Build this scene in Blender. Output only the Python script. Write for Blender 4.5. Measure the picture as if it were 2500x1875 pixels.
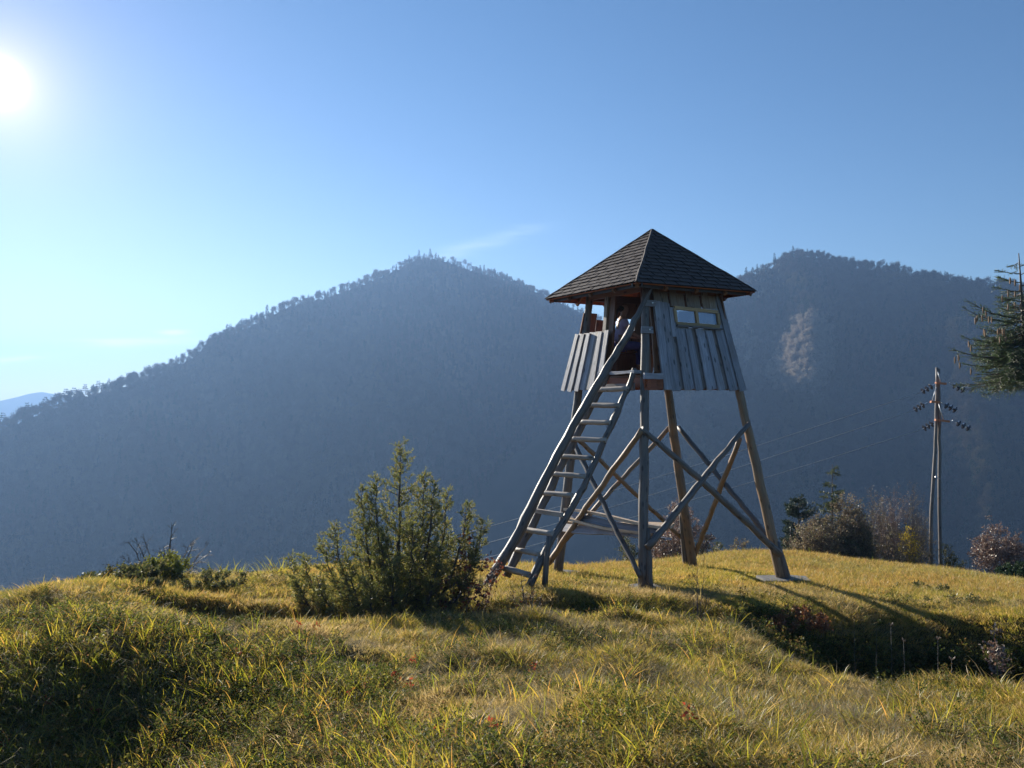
import bpy, math, random
import numpy as np
from mathutils import Vector

random.seed(7)
rng = np.random.default_rng(11)
sc = bpy.context.scene
COL = sc.collection
for o in list(bpy.data.objects):
    bpy.data.objects.remove(o)

# ------------------------------------------------------------------ camera
F = 1878.0
HOR = 955.0
cam_d = bpy.data.cameras.new('camera')
cam = bpy.data.objects.new('camera', cam_d)
COL.objects.link(cam)
cam.location = (0, 0, 0)
cam.rotation_euler = (math.radians(90), 0, 0)
cam_d.sensor_width = 36.0
cam_d.lens = F / 2500 * 36.0
cam_d.shift_y = (HOR - 937.5) / 2500
cam_d.clip_start = 0.05
cam_d.clip_end = 20000
sc.camera = cam

# ------------------------------------------------------------------ sun, sky, exposure
SUN = Vector((-0.668, 1.0, 0.402)).normalized()
SUN_EL = math.asin(SUN.z)
SUN_AZ = math.atan2(SUN.x, SUN.y)
sun_d = bpy.data.lights.new('sun', 'SUN')
sun_d.energy = 5.0
sun_d.angle = math.radians(0.5)
sun_d.color = (1.0, 0.93, 0.80)
sun = bpy.data.objects.new('sun', sun_d)
COL.objects.link(sun)
sun.rotation_euler = SUN.to_track_quat('Z', 'Y').to_euler()

world = bpy.data.worlds.new("World")
sc.world = world
world.use_nodes = True
wt = world.node_tree
wt.nodes.clear()
WN = wt.nodes.new
WL = wt.links.new
sky = WN('ShaderNodeTexSky')
sky.sky_type = 'NISHITA'
sky.sun_disc = False
sky.sun_elevation = SUN_EL
sky.sun_rotation = SUN_AZ
sky.altitude = 600
sky.air_density = 1.0
sky.dust_density = 0.05
sky.ozone_density = 1.6
geo_w = WN('ShaderNodeTexCoord')


def wmath(op, a, b=None, c=None):
    n = WN('ShaderNodeMath')
    n.operation = op
    for i, v in enumerate((a, b, c)):
        if v is None:
            continue
        if isinstance(v, (int, float)):
            n.inputs[i].default_value = v
        else:
            WL(v, n.inputs[i])
    return n.outputs[0]


# the bright air round the sun (aureole), a function of the angle from the sun only
dotn = WN('ShaderNodeVectorMath')
dotn.operation = 'DOT_PRODUCT'
WL(geo_w.outputs['Generated'], dotn.inputs[0])
dotn.inputs[1].default_value = SUN
ang = wmath('ARCCOSINE', wmath('MINIMUM', dotn.outputs['Value'], 0.99999))
core = wmath('MULTIPLY', wmath('EXPONENT', wmath('MULTIPLY', wmath('POWER', wmath('DIVIDE', ang, 0.012), 2.0), -1.0)), 9.0)
halo = wmath('MULTIPLY', wmath('EXPONENT', wmath('DIVIDE', ang, -0.030)), 0.55)
halo2 = wmath('MULTIPLY', wmath('EXPONENT', wmath('DIVIDE', ang, -0.10)), 0.20)


def wcol(val, col):
    n = WN('ShaderNodeVectorMath')
    n.operation = 'SCALE'
    n.inputs[0].default_value = col
    WL(val, n.inputs['Scale'])
    return n.outputs[0]


def wadd(a, b):
    n = WN('ShaderNodeVectorMath')
    n.operation = 'ADD'
    WL(a, n.inputs[0])
    WL(b, n.inputs[1])
    return n.outputs[0]


SKY_STR = 0.05
skm = WN('ShaderNodeVectorMath')
skm.operation = 'MULTIPLY'
WL(sky.outputs[0], skm.inputs[0])
skm.inputs[1].default_value = (0.68 * SKY_STR, 1.0 * SKY_STR, 1.27 * SKY_STR)
total = wadd(skm.outputs[0], wcol(core, (1.0, 0.97, 0.9)))
total = wadd(total, wcol(halo, (1.0, 0.72, 0.78)))
total = wadd(total, wcol(halo2, (1.0, 0.66, 0.75)))
# dusty pale air low over the horizon on the sun's side
sepw = WN('ShaderNodeSeparateXYZ')
WL(geo_w.outputs['Generated'], sepw.inputs[0])
lowair = wmath('MULTIPLY', wmath('EXPONENT', wmath('DIVIDE', wmath('MAXIMUM', sepw.outputs[2], 0.0), -0.12)), wmath('MULTIPLY', wmath('EXPONENT', wmath('DIVIDE', ang, -0.5)), 0.62))
total = wadd(total, wcol(lowair, (1.0, 0.56, 0.30)))
# thin cirrus streaks: soft patches fixed in the sky by direction
sep = WN('ShaderNodeSeparateXYZ')
WL(geo_w.outputs['Generated'], sep.inputs[0])
az = wmath('DIVIDE', sep.outputs[0], wmath('MAXIMUM', sep.outputs[1], 0.02))
el = wmath('DIVIDE', sep.outputs[2], wmath('MAXIMUM', sep.outputs[1], 0.02))
cn = WN('ShaderNodeTexNoise')
cmap = WN('ShaderNodeMapping')
cmap.inputs['Scale'].default_value = (7, 7, 60)
cmap.inputs['Rotation'].default_value = (0, math.radians(14), 0)
WL(geo_w.outputs['Generated'], cmap.inputs[0])
WL(cmap.outputs[0], cn.inputs['Vector'])
cn.inputs['Scale'].default_value = 1.6
cn.inputs['Detail'].default_value = 5
cn.inputs['Roughness'].default_value = 0.55
cloud = None
for (cx, cy, sx, sy, sl, st) in [(1120, 612, 150, 17, -0.28, 0.22), (1245, 576, 75, 12, -0.22, 0.16),
                                 (1300, 555, 40, 6, 0.05, 0.10), (310, 836, 140, 11, -0.02, 0.85),
                                 (425, 812, 35, 6, 0.0, 0.9), (40, 876, 95, 7, -0.10, 1.0)]:
    a0 = (cx - 1250) / F
    e0 = (HOR - cy) / F
    da = wmath('SUBTRACT', az, a0)
    de = wmath('SUBTRACT', wmath('SUBTRACT', el, e0), wmath('MULTIPLY', da, -sl))
    q = wmath('ADD', wmath('POWER', wmath('ABSOLUTE', wmath('DIVIDE', da, sx / F)), 2.0),
              wmath('POWER', wmath('ABSOLUTE', wmath('DIVIDE', de, sy / F)), 2.0))
    g = wmath('MULTIPLY', wmath('EXPONENT', wmath('MULTIPLY', q, -1.0)), st)
    cloud = g if cloud is None else wmath('ADD', cloud, g)
nz = wmath('MULTIPLY', wmath('SUBTRACT', cn.outputs[0], 0.28), 2.2)
cloud = wmath('MULTIPLY', cloud, wmath('MAXIMUM', nz, 0.0))
cloud = wmath('MULTIPLY', cloud, wmath('GREATER_THAN', sep.outputs[1], 0.05))
total = wadd(total, wcol(cloud, (0.55, 0.50, 0.44)))
bg = WN('ShaderNodeBackground')
bg.inputs['Strength'].default_value = 1.0
wo = WN('ShaderNodeOutputWorld')
WL(total, bg.inputs['Color'])
WL(bg.outputs[0], wo.inputs['Surface'])

sc.view_settings.view_transform = 'Standard'
sc.view_settings.look = 'None'
sc.view_settings.exposure = 1.0
sc.view_settings.gamma = 1.0
sc.view_settings.use_curve_mapping = False
sc.render.engine = 'CYCLES'
cy = sc.cycles
cy.max_bounces = 6
cy.diffuse_bounces = 3
cy.glossy_bounces = 2
cy.transmission_bounces = 3
cy.transparent_max_bounces = 6
cy.volume_bounces = 0
cy.use_denoising = True
cy.use_adaptive_sampling = True
cy.caustics_reflective = False
cy.caustics_refractive = False

HAZE_DENSITY = 0.00045
HAZE_ANISO = 0.36
HAZE_COL = (0.27, 0.455, 0.80)


# ------------------------------------------------------------------ helpers
def P(px, py, d):
    """point seen at photograph pixel (px,py), d metres in front of the camera plane"""
    return Vector(((px - 1250) / F * d, d, -(py - HOR) / F * d))


def mesh(name, v, f, mats, smooth=False, attrs=None, midx=None):
    me = bpy.data.meshes.new(name)
    v = np.asarray(v, dtype=np.float32)
    f = np.asarray(f, dtype=np.int32) if not isinstance(f, list) else f
    if isinstance(f, np.ndarray):
        n, k = f.shape
        me.vertices.add(len(v))
        me.vertices.foreach_set('co', v.ravel())
        me.loops.add(n * k)
        me.loops.foreach_set('vertex_index', f.ravel())
        me.polygons.add(n)
        me.polygons.foreach_set('loop_start', np.arange(0, n * k, k, dtype=np.int32))
        me.polygons.foreach_set('loop_total', np.full(n, k, dtype=np.int32))
        if midx is not None:
            me.polygons.foreach_set('material_index', np.asarray(midx, dtype=np.int32))
        me.update(calc_edges=True)
    else:
        me.from_pydata([tuple(map(float, p)) for p in v], [], f)
        if midx is not None:
            me.polygons.foreach_set('material_index', midx)
        me.update()
    if smooth:
        me.polygons.foreach_set('use_smooth', [True] * len(me.polygons))
    if attrs:
        for k, arr in attrs.items():
            a = me.attributes.new(k, 'FLOAT_VECTOR', 'POINT')
            a.data.foreach_set('vector', np.asarray(arr, dtype=np.float32).ravel())
    if not isinstance(mats, (list, tuple)):
        mats = [mats]
    for m in mats:
        me.materials.append(m)
    return me


def link(name, me, parent=None, origin=None):
    """origin: where the object's own origin goes (vertices are in world space)"""
    o = bpy.data.objects.new(name, me)
    COL.objects.link(o)
    if origin is not None and me is not None:
        org = Vector(origin)
        a = np.empty(len(me.vertices) * 3, dtype=np.float32)
        me.vertices.foreach_get('co', a)
        a = a.reshape(-1, 3) - np.array(org, dtype=np.float32)
        me.vertices.foreach_set('co', a.ravel())
        o.location = org
    if parent is not None:
        o.parent = parent
        root = Vector((0, 0, 0))
        p = parent
        while p is not None:
            root += p.location
            p = p.parent
        o.location = Vector(o.location) - root
    return o


def empty(name, loc, label, cat, group=None):
    o = bpy.data.objects.new(name, None)
    COL.objects.link(o)
    o.empty_display_size = 0.2
    o.location = loc
    o['label'] = label
    o['category'] = cat
    if group:
        o['group'] = group
    return o


def tag(o, label, cat=None, group=None, kind=None):
    if label:
        o['label'] = label
    if cat:
        o['category'] = cat
    if group:
        o['group'] = group
    if kind:
        o['kind'] = kind
    return o


# ------------------------------------------------------------------ materials
def new_mat(name):
    m = bpy.data.materials.new(name)
    m.use_nodes = True
    m.node_tree.nodes.clear()
    return m, m.node_tree.nodes.new, m.node_tree.links.new


def ramp(N, L, fac, stops):
    r = N('ShaderNodeValToRGB')
    cr = r.color_ramp
    while len(cr.elements) < len(stops):
        cr.elements.new(0.5)
    for e, (p, c) in zip(cr.elements, stops):
        e.position = p
        e.color = (*c, 1)
    L(fac, r.inputs[0])
    return r.outputs[0]


def mix(N, L, fac, a, b, mode='MIX'):
    m = N('ShaderNodeMix')
    m.data_type = 'RGBA'
    m.blend_type = mode
    for s, v in ((m.inputs[0], fac), (m.inputs[6], a), (m.inputs[7], b)):
        if isinstance(v, (int, float)):
            s.default_value = v
        elif isinstance(v, tuple):
            s.default_value = (*v, 1)
        else:
            L(v, s)
    return m.outputs[2]


def mth(N, L, op, a, b=None):
    n = N('ShaderNodeMath')
    n.operation = op
    for i, v in enumerate((a, b)):
        if v is None:
            continue
        if isinstance(v, (int, float)):
            n.inputs[i].default_value = v
        else:
            L(v, n.inputs[i])
    return n.outputs[0]


def wood_mat(name, dark, light, warm=None, warm_amt=0.0, knots=True, rough=0.52, bark=False, spec=0.6, bump=0.5):
    """weathered wood; grain runs along the y of the 'gc' attribute (metres)"""
    m, N, L = new_mat(name)
    at = N('ShaderNodeAttribute')
    at.attribute_name = 'gc'
    oi = N('ShaderNodeObjectInfo')
    off = N('ShaderNodeVectorMath')
    off.operation = 'SCALE'
    off.inputs[0].default_value = (37.0, 91.0, 53.0)
    L(oi.outputs['Random'], off.inputs['Scale'])
    add = N('ShaderNodeVectorMath')
    L(at.outputs['Vector'], add.inputs[0])
    L(off.outputs[0], add.inputs[1])
    mp = N('ShaderNodeMapping')
    mp.inputs['Scale'].default_value = (60, 2.2, 60)
    L(add.outputs[0], mp.inputs[0])
    wv = N('ShaderNodeTexNoise')
    wv.inputs['Scale'].default_value = 1.0
    wv.inputs['Detail'].default_value = 6
    wv.inputs['Roughness'].default_value = 0.65
    wv.inputs['Distortion'].default_value = 0.6
    L(mp.outputs[0], wv.inputs['Vector'])
    big = N('ShaderNodeTexNoise')
    big.inputs['Scale'].default_value = 3.0
    big.inputs['Detail'].default_value = 3
    L(add.outputs[0], big.inputs['Vector'])
    col = ramp(N, L, wv.outputs[0], [(0.30, dark), (0.52, tuple((a + b) / 2 for a, b in zip(dark, light))), (0.72, light)])
    hs = N('ShaderNodeHueSaturation')
    L(col, hs.inputs['Color'])
    L(mth(N, L, 'ADD', mth(N, L, 'MULTIPLY', oi.outputs['Random'], 0.5), 0.72), hs.inputs['Value'])
    col = hs.outputs[0]
    if warm is not None:
        wf = mth(N, L, 'MULTIPLY', mth(N, L, 'MULTIPLY', mth(N, L, 'SUBTRACT', big.outputs[0], 0.42), 4.0), warm_amt)
        wf = mth(N, L, 'MINIMUM', mth(N, L, 'MAXIMUM', wf, 0.0), 1.0)
        col = mix(N, L, wf, col, warm)
    if knots:
        mk = N('ShaderNodeMapping')
        mk.inputs['Scale'].default_value = (11, 4.2, 11)
        L(add.outputs[0], mk.inputs[0])
        vo = N('ShaderNodeTexVoronoi')
        vo.inputs['Scale'].default_value = 1.0
        L(mk.outputs[0], vo.inputs['Vector'])
        kf = ramp(N, L, vo.outputs['Distance'], [(0.0, (1, 1, 1)), (0.15, (0.9, 0.9, 0.9)), (0.24, (0, 0, 0))])
        kf2 = mth(N, L, 'MULTIPLY', kf, 0.8)
        col = mix(N, L, kf2, col, tuple(c * 0.22 for c in dark))
    bs = N('ShaderNodeBsdfPrincipled')
    L(col, bs.inputs['Base Color'])
    bs.inputs['Roughness'].default_value = rough
    bs.inputs['Specular IOR Level'].default_value = spec
    bp = N('ShaderNodeBump')
    bp.inputs['Strength'].default_value = bump
    bp.inputs['Distance'].default_value = 0.006
    L(wv.outputs[0], bp.inputs['Height'])
    L(bp.outputs[0], bs.inputs['Normal'])
    out = N('ShaderNodeOutputMaterial')
    L(bs.outputs[0], out.inputs[0])
    return m


def plain_mat(name, col, rough=0.7, metal=0.0, var=0.15, scale=20.0, spec=0.4, bump=0.0):
    m, N, L = new_mat(name)
    tc = N('ShaderNodeTexCoord')
    no = N('ShaderNodeTexNoise')
    no.inputs['Scale'].default_value = scale
    no.inputs['Detail'].default_value = 5
    L(tc.outputs['Object'], no.inputs['Vector'])
    c = ramp(N, L, no.outputs[0], [(0.3, tuple(x * (1 - var) for x in col)), (0.7, tuple(min(1, x * (1 + var)) for x in col))])
    bs = N('ShaderNodeBsdfPrincipled')
    L(c, bs.inputs['Base Color'])
    bs.inputs['Roughness'].default_value = rough
    bs.inputs['Metallic'].default_value = metal
    bs.inputs['Specular IOR Level'].default_value = spec
    if bump:
        bp = N('ShaderNodeBump')
        bp.inputs['Strength'].default_value = bump
        bp.inputs['Distance'].default_value = 0.01
        L(no.outputs[0], bp.inputs['Height'])
        L(bp.outputs[0], bs.inputs['Normal'])
    out = N('ShaderNodeOutputMaterial')
    L(bs.outputs[0], out.inputs[0])
    return m


def leaf_mat(name, cols, transl=0.5, patch=None, patch_scale=0.35, gloss=0.03, instance=True, rough=0.45, tmul=1.6):
    """cols: list of (position, colour) chosen per leaf/tuft; patch: (second list) chosen where a world-space noise is high"""
    m, N, L = new_mat(name)
    g = N('ShaderNodeNewGeometry')
    oi = N('ShaderNodeObjectInfo')
    r = oi.outputs['Random'] if instance else g.outputs['Random Per Island']
    rr = mth(N, L, 'FRACT', mth(N, L, 'ADD', mth(N, L, 'MULTIPLY', oi.outputs['Random'], 0.7 if instance else 0.0),
                                mth(N, L, 'MULTIPLY', g.outputs['Random Per Island'], 0.55 if instance else 1.0)))
    c = ramp(N, L, rr, cols)
    if patch:
        no = N('ShaderNodeTexNoise')
        no.inputs['Scale'].default_value = patch_scale
        no.inputs['Detail'].default_value = 4
        no.inputs['Roughness'].default_value = 0.6
        L(g.outputs['Position'], no.inputs['Vector'])
        f = mth(N, L, 'MINIMUM', mth(N, L, 'MAXIMUM', mth(N, L, 'MULTIPLY', mth(N, L, 'SUBTRACT', no.outputs[0], 0.45), 6.0), 0.0), 1.0)
        c2 = ramp(N, L, rr, patch)
        c = mix(N, L, f, c, c2)
    df = N('ShaderNodeBsdfDiffuse')
    L(c, df.inputs[0])
    tr = N('ShaderNodeBsdfTranslucent')
    ct = N('ShaderNodeVectorMath')
    ct.operation = 'SCALE'
    L(c, ct.inputs[0])
    ct.inputs['Scale'].default_value = tmul
    L(ct.outputs[0], tr.inputs[0])
    ms = N('ShaderNodeMixShader')
    ms.inputs[0].default_value = transl
    L(df.outputs[0], ms.inputs[1])
    L(tr.outputs[0], ms.inputs[2])
    gl = N('ShaderNodeBsdfGlossy')
    gl.inputs['Roughness'].default_value = rough
    gl.inputs[0].default_value = (0.9, 0.9, 0.85, 1)
    m2 = N('ShaderNodeMixShader')
    m2.inputs[0].default_value = gloss
    L(ms.outputs[0], m2.inputs[1])
    L(gl.outputs[0], m2.inputs[2])
    out = N('ShaderNodeOutputMaterial')
    L(m2.outputs[0], out.inputs[0])
    return m


M_board = wood_mat('weathered_board', (0.16, 0.16, 0.19), (0.52, 0.52, 0.58), warm=(0.20, 0.15, 0.11), warm_amt=0.35)
M_under = wood_mat('weathered_board_brown', (0.12, 0.105, 0.10), (0.30, 0.26, 0.25), warm=(0.16, 0.09, 0.05), warm_amt=0.5)
M_upper = wood_mat('sheltered_board', (0.20, 0.14, 0.09), (0.42, 0.34, 0.26), warm=(0.20, 0.12, 0.07), warm_amt=0.6)
M_red = wood_mat('red_stained_wood', (0.22, 0.055, 0.02), (0.42, 0.13, 0.045), knots=True)
M_inner = wood_mat('brown_interior_wood', (0.13, 0.055, 0.025), (0.27, 0.13, 0.06))
M_dark = wood_mat('dark_stained_wood', (0.03, 0.022, 0.018), (0.08, 0.06, 0.05), knots=False)
M_frame = wood_mat('yellow_window_wood', (0.32, 0.20, 0.09), (0.58, 0.40, 0.19), knots=False)
M_pole = wood_mat('grey_peeled_pole', (0.065, 0.058, 0.055), (0.23, 0.205, 0.19), warm=(0.20, 0.13, 0.08), warm_amt=0.4, knots=True, bump=0.9)
M_poleb = wood_mat('brown_peeled_pole', (0.12, 0.08, 0.05), (0.36, 0.26, 0.17), warm=(0.36, 0.19, 0.08), warm_amt=0.7, knots=True, bump=0.9)
M_rung = wood_mat('pale_rung_wood', (0.24, 0.20, 0.17), (0.50, 0.44, 0.38), knots=True, bump=0.8)
M_plank = wood_mat('fresh_plank', (0.46, 0.30, 0.17), (0.74, 0.60, 0.44), knots=True)
M_shingle = plain_mat('bitumen_shingle', (0.085, 0.065, 0.057), rough=0.7, var=0.35, scale=60, spec=0.25, bump=0.4)
M_under_felt = plain_mat('black_roofing_felt', (0.012, 0.011, 0.011), rough=0.95)
M_metal = plain_mat('galvanised_steel', (0.5, 0.5, 0.52), rough=0.35, metal=0.9)
M_conc = plain_mat('weathered_concrete', (0.22, 0.21, 0.20), rough=0.9, var=0.3, scale=14, bump=0.5)
M_rock = plain_mat('dark_rock', (0.07, 0.07, 0.075), rough=0.75, var=0.5, scale=6, bump=1.0)
M_bark = wood_mat('bark', (0.05, 0.04, 0.035), (0.13, 0.105, 0.09), knots=False, bump=1.0)
M_twig = wood_mat('pale_twig', (0.14, 0.10, 0.08), (0.28, 0.22, 0.18), knots=False)
M_ceram = plain_mat('brown_glazed_ceramic', (0.035, 0.035, 0.045), rough=0.12, var=0.1, spec=0.8)
M_wire = plain_mat('dull_aluminium_wire', (0.55, 0.56, 0.58), rough=0.4, metal=0.6)
M_orange = plain_mat('rust_orange_paint', (0.55, 0.20, 0.09), rough=0.7, var=0.2)
M_skin = plain_mat('skin', (0.45, 0.26, 0.18), rough=0.5, var=0.05)
M_shirt = plain_mat('lavender_cloth', (0.55, 0.47, 0.68), rough=0.9, var=0.08)
M_jeans = plain_mat('violet_blue_cloth', (0.10, 0.09, 0.25), rough=0.9, var=0.15)
M_hair = plain_mat('dark_hair', (0.02, 0.013, 0.01), rough=0.5, var=0.2)
M_cone = plain_mat('spruce_cone', (0.26, 0.155, 0.085), rough=0.7, var=0.35, scale=90)

mg, N, L = new_mat('window_glass')
gb = N('ShaderNodeBsdfGlass')
gb.inputs['IOR'].default_value = 1.05
gb.inputs['Roughness'].default_value = 0.0
gb.inputs[0].default_value = (0.75, 0.85, 1.0, 1)
tb = N('ShaderNodeBsdfTransparent')
gg = N('ShaderNodeBsdfGlossy')
gg.inputs['Roughness'].default_value = 0.03
ms0 = N('ShaderNodeMixShader')
ms0.inputs[0].default_value = 0.35
dfg = N('ShaderNodeBsdfTranslucent')
dfg.inputs[0].default_value = (0.55, 0.7, 0.9, 1)
L(tb.outputs[0], ms0.inputs[1])
L(dfg.outputs[0], ms0.inputs[2])
ms = N('ShaderNodeMixShader')
ms.inputs[0].default_value = 0.22
L(ms0.outputs[0], ms.inputs[1])
L(gg.outputs[0], ms.inputs[2])
tb.inputs[0].default_value = (0.85, 0.9, 0.95, 1)
oo = N('ShaderNodeOutputMaterial')
L(ms.outputs[0], oo.inputs[0])
M_glass = mg


# ------------------------------------------------------------------ terrain
def ditch_line():
    pts = [(330, 1500, 9.2, 0.15, 0.4), (600, 1500, 8.75, 0.42, 0.55), (800, 1500, 9.1, 0.42, 0.55), (1100, 1485, 9.9, 0.22, 0.5),
           (1400, 1480, 10.25, 0.22, 0.45), (1650, 1490, 10.1, 0.16, 0.5), (1860, 1500, 9.75, 0.42, 0.6),
           (2050, 1530, 9.2, 0.60, 0.90), (2250, 1570, 8.7, 1.10, 1.45), (2500, 1600, 8.1, 1.9, 2.15), (2900, 1600, 7.4, 2.2, 2.4)]
    return [((p[0] - 1250) / F * p[2], p[2], p[3], p[4]) for p in pts]


DL = ditch_line()
GPX = [  # (px, py, d): points of the open ground seen in the photograph
    (0, 1875, 5.3), (300, 1875, 5.25), (600, 1875, 4.8), (850, 1875, 4.2), (1050, 1875, 3.6), (1250, 1875, 3.3), (1900, 1875, 3.4), (2500, 1875, 3.35),
    (100, 1720, 5.85), (450, 1730, 5.75), (750, 1730, 5.35), (1250, 1700, 5.2), (1900, 1700, 5.5), (2480, 1760, 4.7),
    (100, 1560, 6.6), (450, 1570, 6.6), (850, 1612, 6.25), (940, 1680, 5.5), (1250, 1600, 6.9), (1700, 1600, 7.1), (2100, 1592, 7.3), (2450, 1676, 5.9),
    (600, 1540, 7.9), (1000, 1530, 8.5), (1250, 1530, 8.7), (1600, 1520, 9.0), (1900, 1525, 8.7),
    (0, 1475, 8.3), (200, 1430, 10.0), (420, 1425, 11.0), (600, 1475, 9.9), (610, 1412, 12.2), (750, 1395, 13.2), (800, 1470, 10.3),
    (1250, 1470, 10.6), (1420, 1440, 11.7), (1570, 1434, 11.9), (1180, 1447, 11.6), (1300, 1442, 11.3), (1362, 1400, 14.3), (1907, 1419, 13.3), (1692, 1387, 15.5), (1700, 1452, 11.3),
    (1214, 1386, 15.8), (1467, 1389, 17.2), (1658, 1373, 18.8), (1918, 1350, 20.5), (2063, 1373, 20.0), (2236, 1388, 20.0), (2497, 1421, 17.0),
    (2300, 1440, 14.2), (2050, 1405, 16.0), (2150, 1475, 11.7), (2400, 1486, 11.3),
]
CP = []
for (a, b, d) in GPX:
    p = P(a, b, d)
    CP.append((p.x, p.y, p.z))
crest = [(-200, 1500, 7.6), (0, 1475, 8.3), (200, 1430, 10.0), (420, 1425, 11.0), (610, 1412, 12.2), (900, 1392, 14.2), (1214, 1386, 15.8),
         (1467, 1389, 17.2), (1658, 1373, 18.8), (1918, 1350, 20.5), (2063, 1373, 20.0), (2236, 1388, 20.0), (2497, 1421, 17.0), (2700, 1440, 15.5)]
for (a, b, d) in crest:
    for dd, dz in ((2.0, 0.25), (5.0, 2.4), (11.0, 7.0), (22.0, 16.0)):
        base = P(a, b, d)
        k = (d + dd) / d
        CP.append((base.x * k, base.y * k, base.z * k - dz))
CP += [(-6, -8, -1.0), (0, -8, -1.0), (8, -8, -1.1), (-3, 0, -2.6), (-2.2, 2.5, -2.7), (-0.9, 1.5, -1.95), (0, 0, -1.62), (3, 0, -1.7), (8, 3, -2.2), (-7, 3, -2.9), (-14, 3, -4), (16, 4, -3.2), (16, -8, -2.2), (-16, -8, -3)]
CP = np.array(CP)


def tps_k(r2):
    return 0.5 * r2 * np.log(r2 + 1e-9)


_n = len(CP)
_d2 = ((CP[:, None, :2] - CP[None, :, :2]) ** 2).sum(-1)
_K = tps_k(_d2) + np.eye(_n) * 0.6
_Pm = np.hstack([np.ones((_n, 1)), CP[:, :2]])
_A = np.block([[_K, _Pm], [_Pm.T, np.zeros((3, 3))]])
_w = np.linalg.solve(_A, np.concatenate([CP[:, 2], np.zeros(3)]))


def vnoise(x, y, seed=0):
    """smooth value noise, vectorised"""
    xi = np.floor(x).astype(np.int64)
    yi = np.floor(y).astype(np.int64)
    xf = x - xi
    yf = y - yi
    u = xf * xf * (3 - 2 * xf)
    v = yf * yf * (3 - 2 * yf)

    def h(a, b):
        n = (a * 374761393 + b * 668265263 + seed * 974711) & 0xFFFFFFFF
        n = ((n ^ (n >> 13)) * 1274126177) & 0xFFFFFFFF
        return ((n ^ (n >> 16)) & 0xFFFF) / 65535.0
    return (h(xi, yi) * (1 - u) + h(xi + 1, yi) * u) * (1 - v) + (h(xi, yi + 1) * (1 - u) + h(xi + 1, yi + 1) * u) * v


def fbm(x, y, seed=0, oct=4):
    s = 0
    a = 0.5
    for i in range(oct):
        s = s + a * (vnoise(x * 2 ** i + 13.7 * i, y * 2 ** i - 7.1 * i, seed + i) - 0.5) * 2
        a *= 0.5
    return s


def gz(x, y):
    """height of the near ground"""
    x = np.atleast_1d(np.asarray(x, dtype=float))
    y = np.atleast_1d(np.asarray(y, dtype=float))
    out = np.zeros(x.shape)
    xf = x.ravel()
    yf = y.ravel()
    res = np.empty(xf.shape)
    for i in range(0, len(xf), 20000):
        a = xf[i:i + 20000]
        b = yf[i:i + 20000]
        r2 = (a[:, None] - CP[None, :, 0]) ** 2 + (b[:, None] - CP[None, :, 1]) ** 2
        z = tps_k(r2) @ _w[:_n] + _w[_n] + _w[_n + 1] * a + _w[_n + 2] * b
        # ditch
        best = np.full(a.shape, 0.0)
        for (p, q) in zip(DL[:-1], DL[1:]):
            dx, dy = q[0] - p[0], q[1] - p[1]
            t = np.clip(((a - p[0]) * dx + (b - p[1]) * dy) / (dx * dx + dy * dy), 0, 1)
            dep = p[2] + (q[2] - p[2]) * t
            w = p[3] + (q[3] - p[3]) * t
            dd = np.hypot(a - p[0] - dx * t, b - p[1] - dy * t)
            dd = dd + 0.12 * (vnoise(a * 1.7, b * 1.7, 5) - 0.5) * 2
            best = np.maximum(best, dep * np.exp(-(np.abs(dd) / w) ** 3.5))
        res[i:i + 20000] = z - best
    amp = np.clip((13.5 - yf) / 4, 0.35, 1)
    res = res + amp * (0.15 * fbm(xf * 0.8, yf * 0.8, 3, 3) + 0.11 * fbm(xf * 2.2, yf * 2.2, 9, 3))
    return res.reshape(x.shape)


def G(x, y):
    return float(gz([x], [y])[0])


def GP(px, d, dz=0.0):
    x = (px - 1250) / F * d
    return Vector((x, d, G(x, d) + dz))


def grid_faces(nx, ny):
    i = np.arange(nx - 1)[:, None] * ny + np.arange(ny - 1)[None, :]
    i = i.ravel()
    return np.stack([i, i + ny, i + ny + 1, i + 1], 1)


xs = np.concatenate([np.arange(-30, -9, 0.5), np.arange(-9, 12, 0.085), np.arange(12, 34, 0.5)])
ys = np.concatenate([np.arange(-14, 2, 0.5), np.arange(2, 20, 0.085), np.arange(20, 44, 0.6)])
X, Y = np.meshgrid(xs, ys, indexing='ij')
Z = gz(X, Y)
m, N, L = new_mat('meadow_soil')
g = N('ShaderNodeNewGeometry')
no = N('ShaderNodeTexNoise')
no.inputs['Scale'].default_value = 1.3
no.inputs['Detail'].default_value = 7
no.inputs['Roughness'].default_value = 0.7
L(g.outputs['Position'], no.inputs['Vector'])
no2 = N('ShaderNodeTexNoise')
no2.inputs['Scale'].default_value = 40
no2.inputs['Detail'].default_value = 4
L(g.outputs['Position'], no2.inputs['Vector'])
c1 = ramp(N, L, no.outputs[0], [(0.3, (0.035, 0.035, 0.012)), (0.5, (0.06, 0.055, 0.02)), (0.7, (0.10, 0.08, 0.035))])
c2 = ramp(N, L, no2.outputs[0], [(0.3, (0.35, 0.3, 0.25)), (0.7, (1.3, 1.2, 1.0))])
cc = mix(N, L, 1.0, c1, c2, 'MULTIPLY')
bs = N('ShaderNodeBsdfPrincipled')
L(cc, bs.inputs['Base Color'])
bs.inputs['Roughness'].default_value = 0.95
bs.inputs['Specular IOR Level'].default_value = 0.1
bp = N('ShaderNodeBump')
bp.inputs['Strength'].default_value = 1.0
bp.inputs['Distance'].default_value = 0.03
L(no2.outputs[0], bp.inputs['Height'])
L(bp.outputs[0], bs.inputs['Normal'])
oo = N('ShaderNodeOutputMaterial')
L(bs.outputs[0], oo.inputs[0])
M_soil = m
gme = mesh('ground', np.stack([X.ravel(), Y.ravel(), Z.ravel()], 1), grid_faces(len(xs), len(ys)), M_soil, smooth=True)
tag(link('ground', gme), None, kind='structure')


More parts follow.
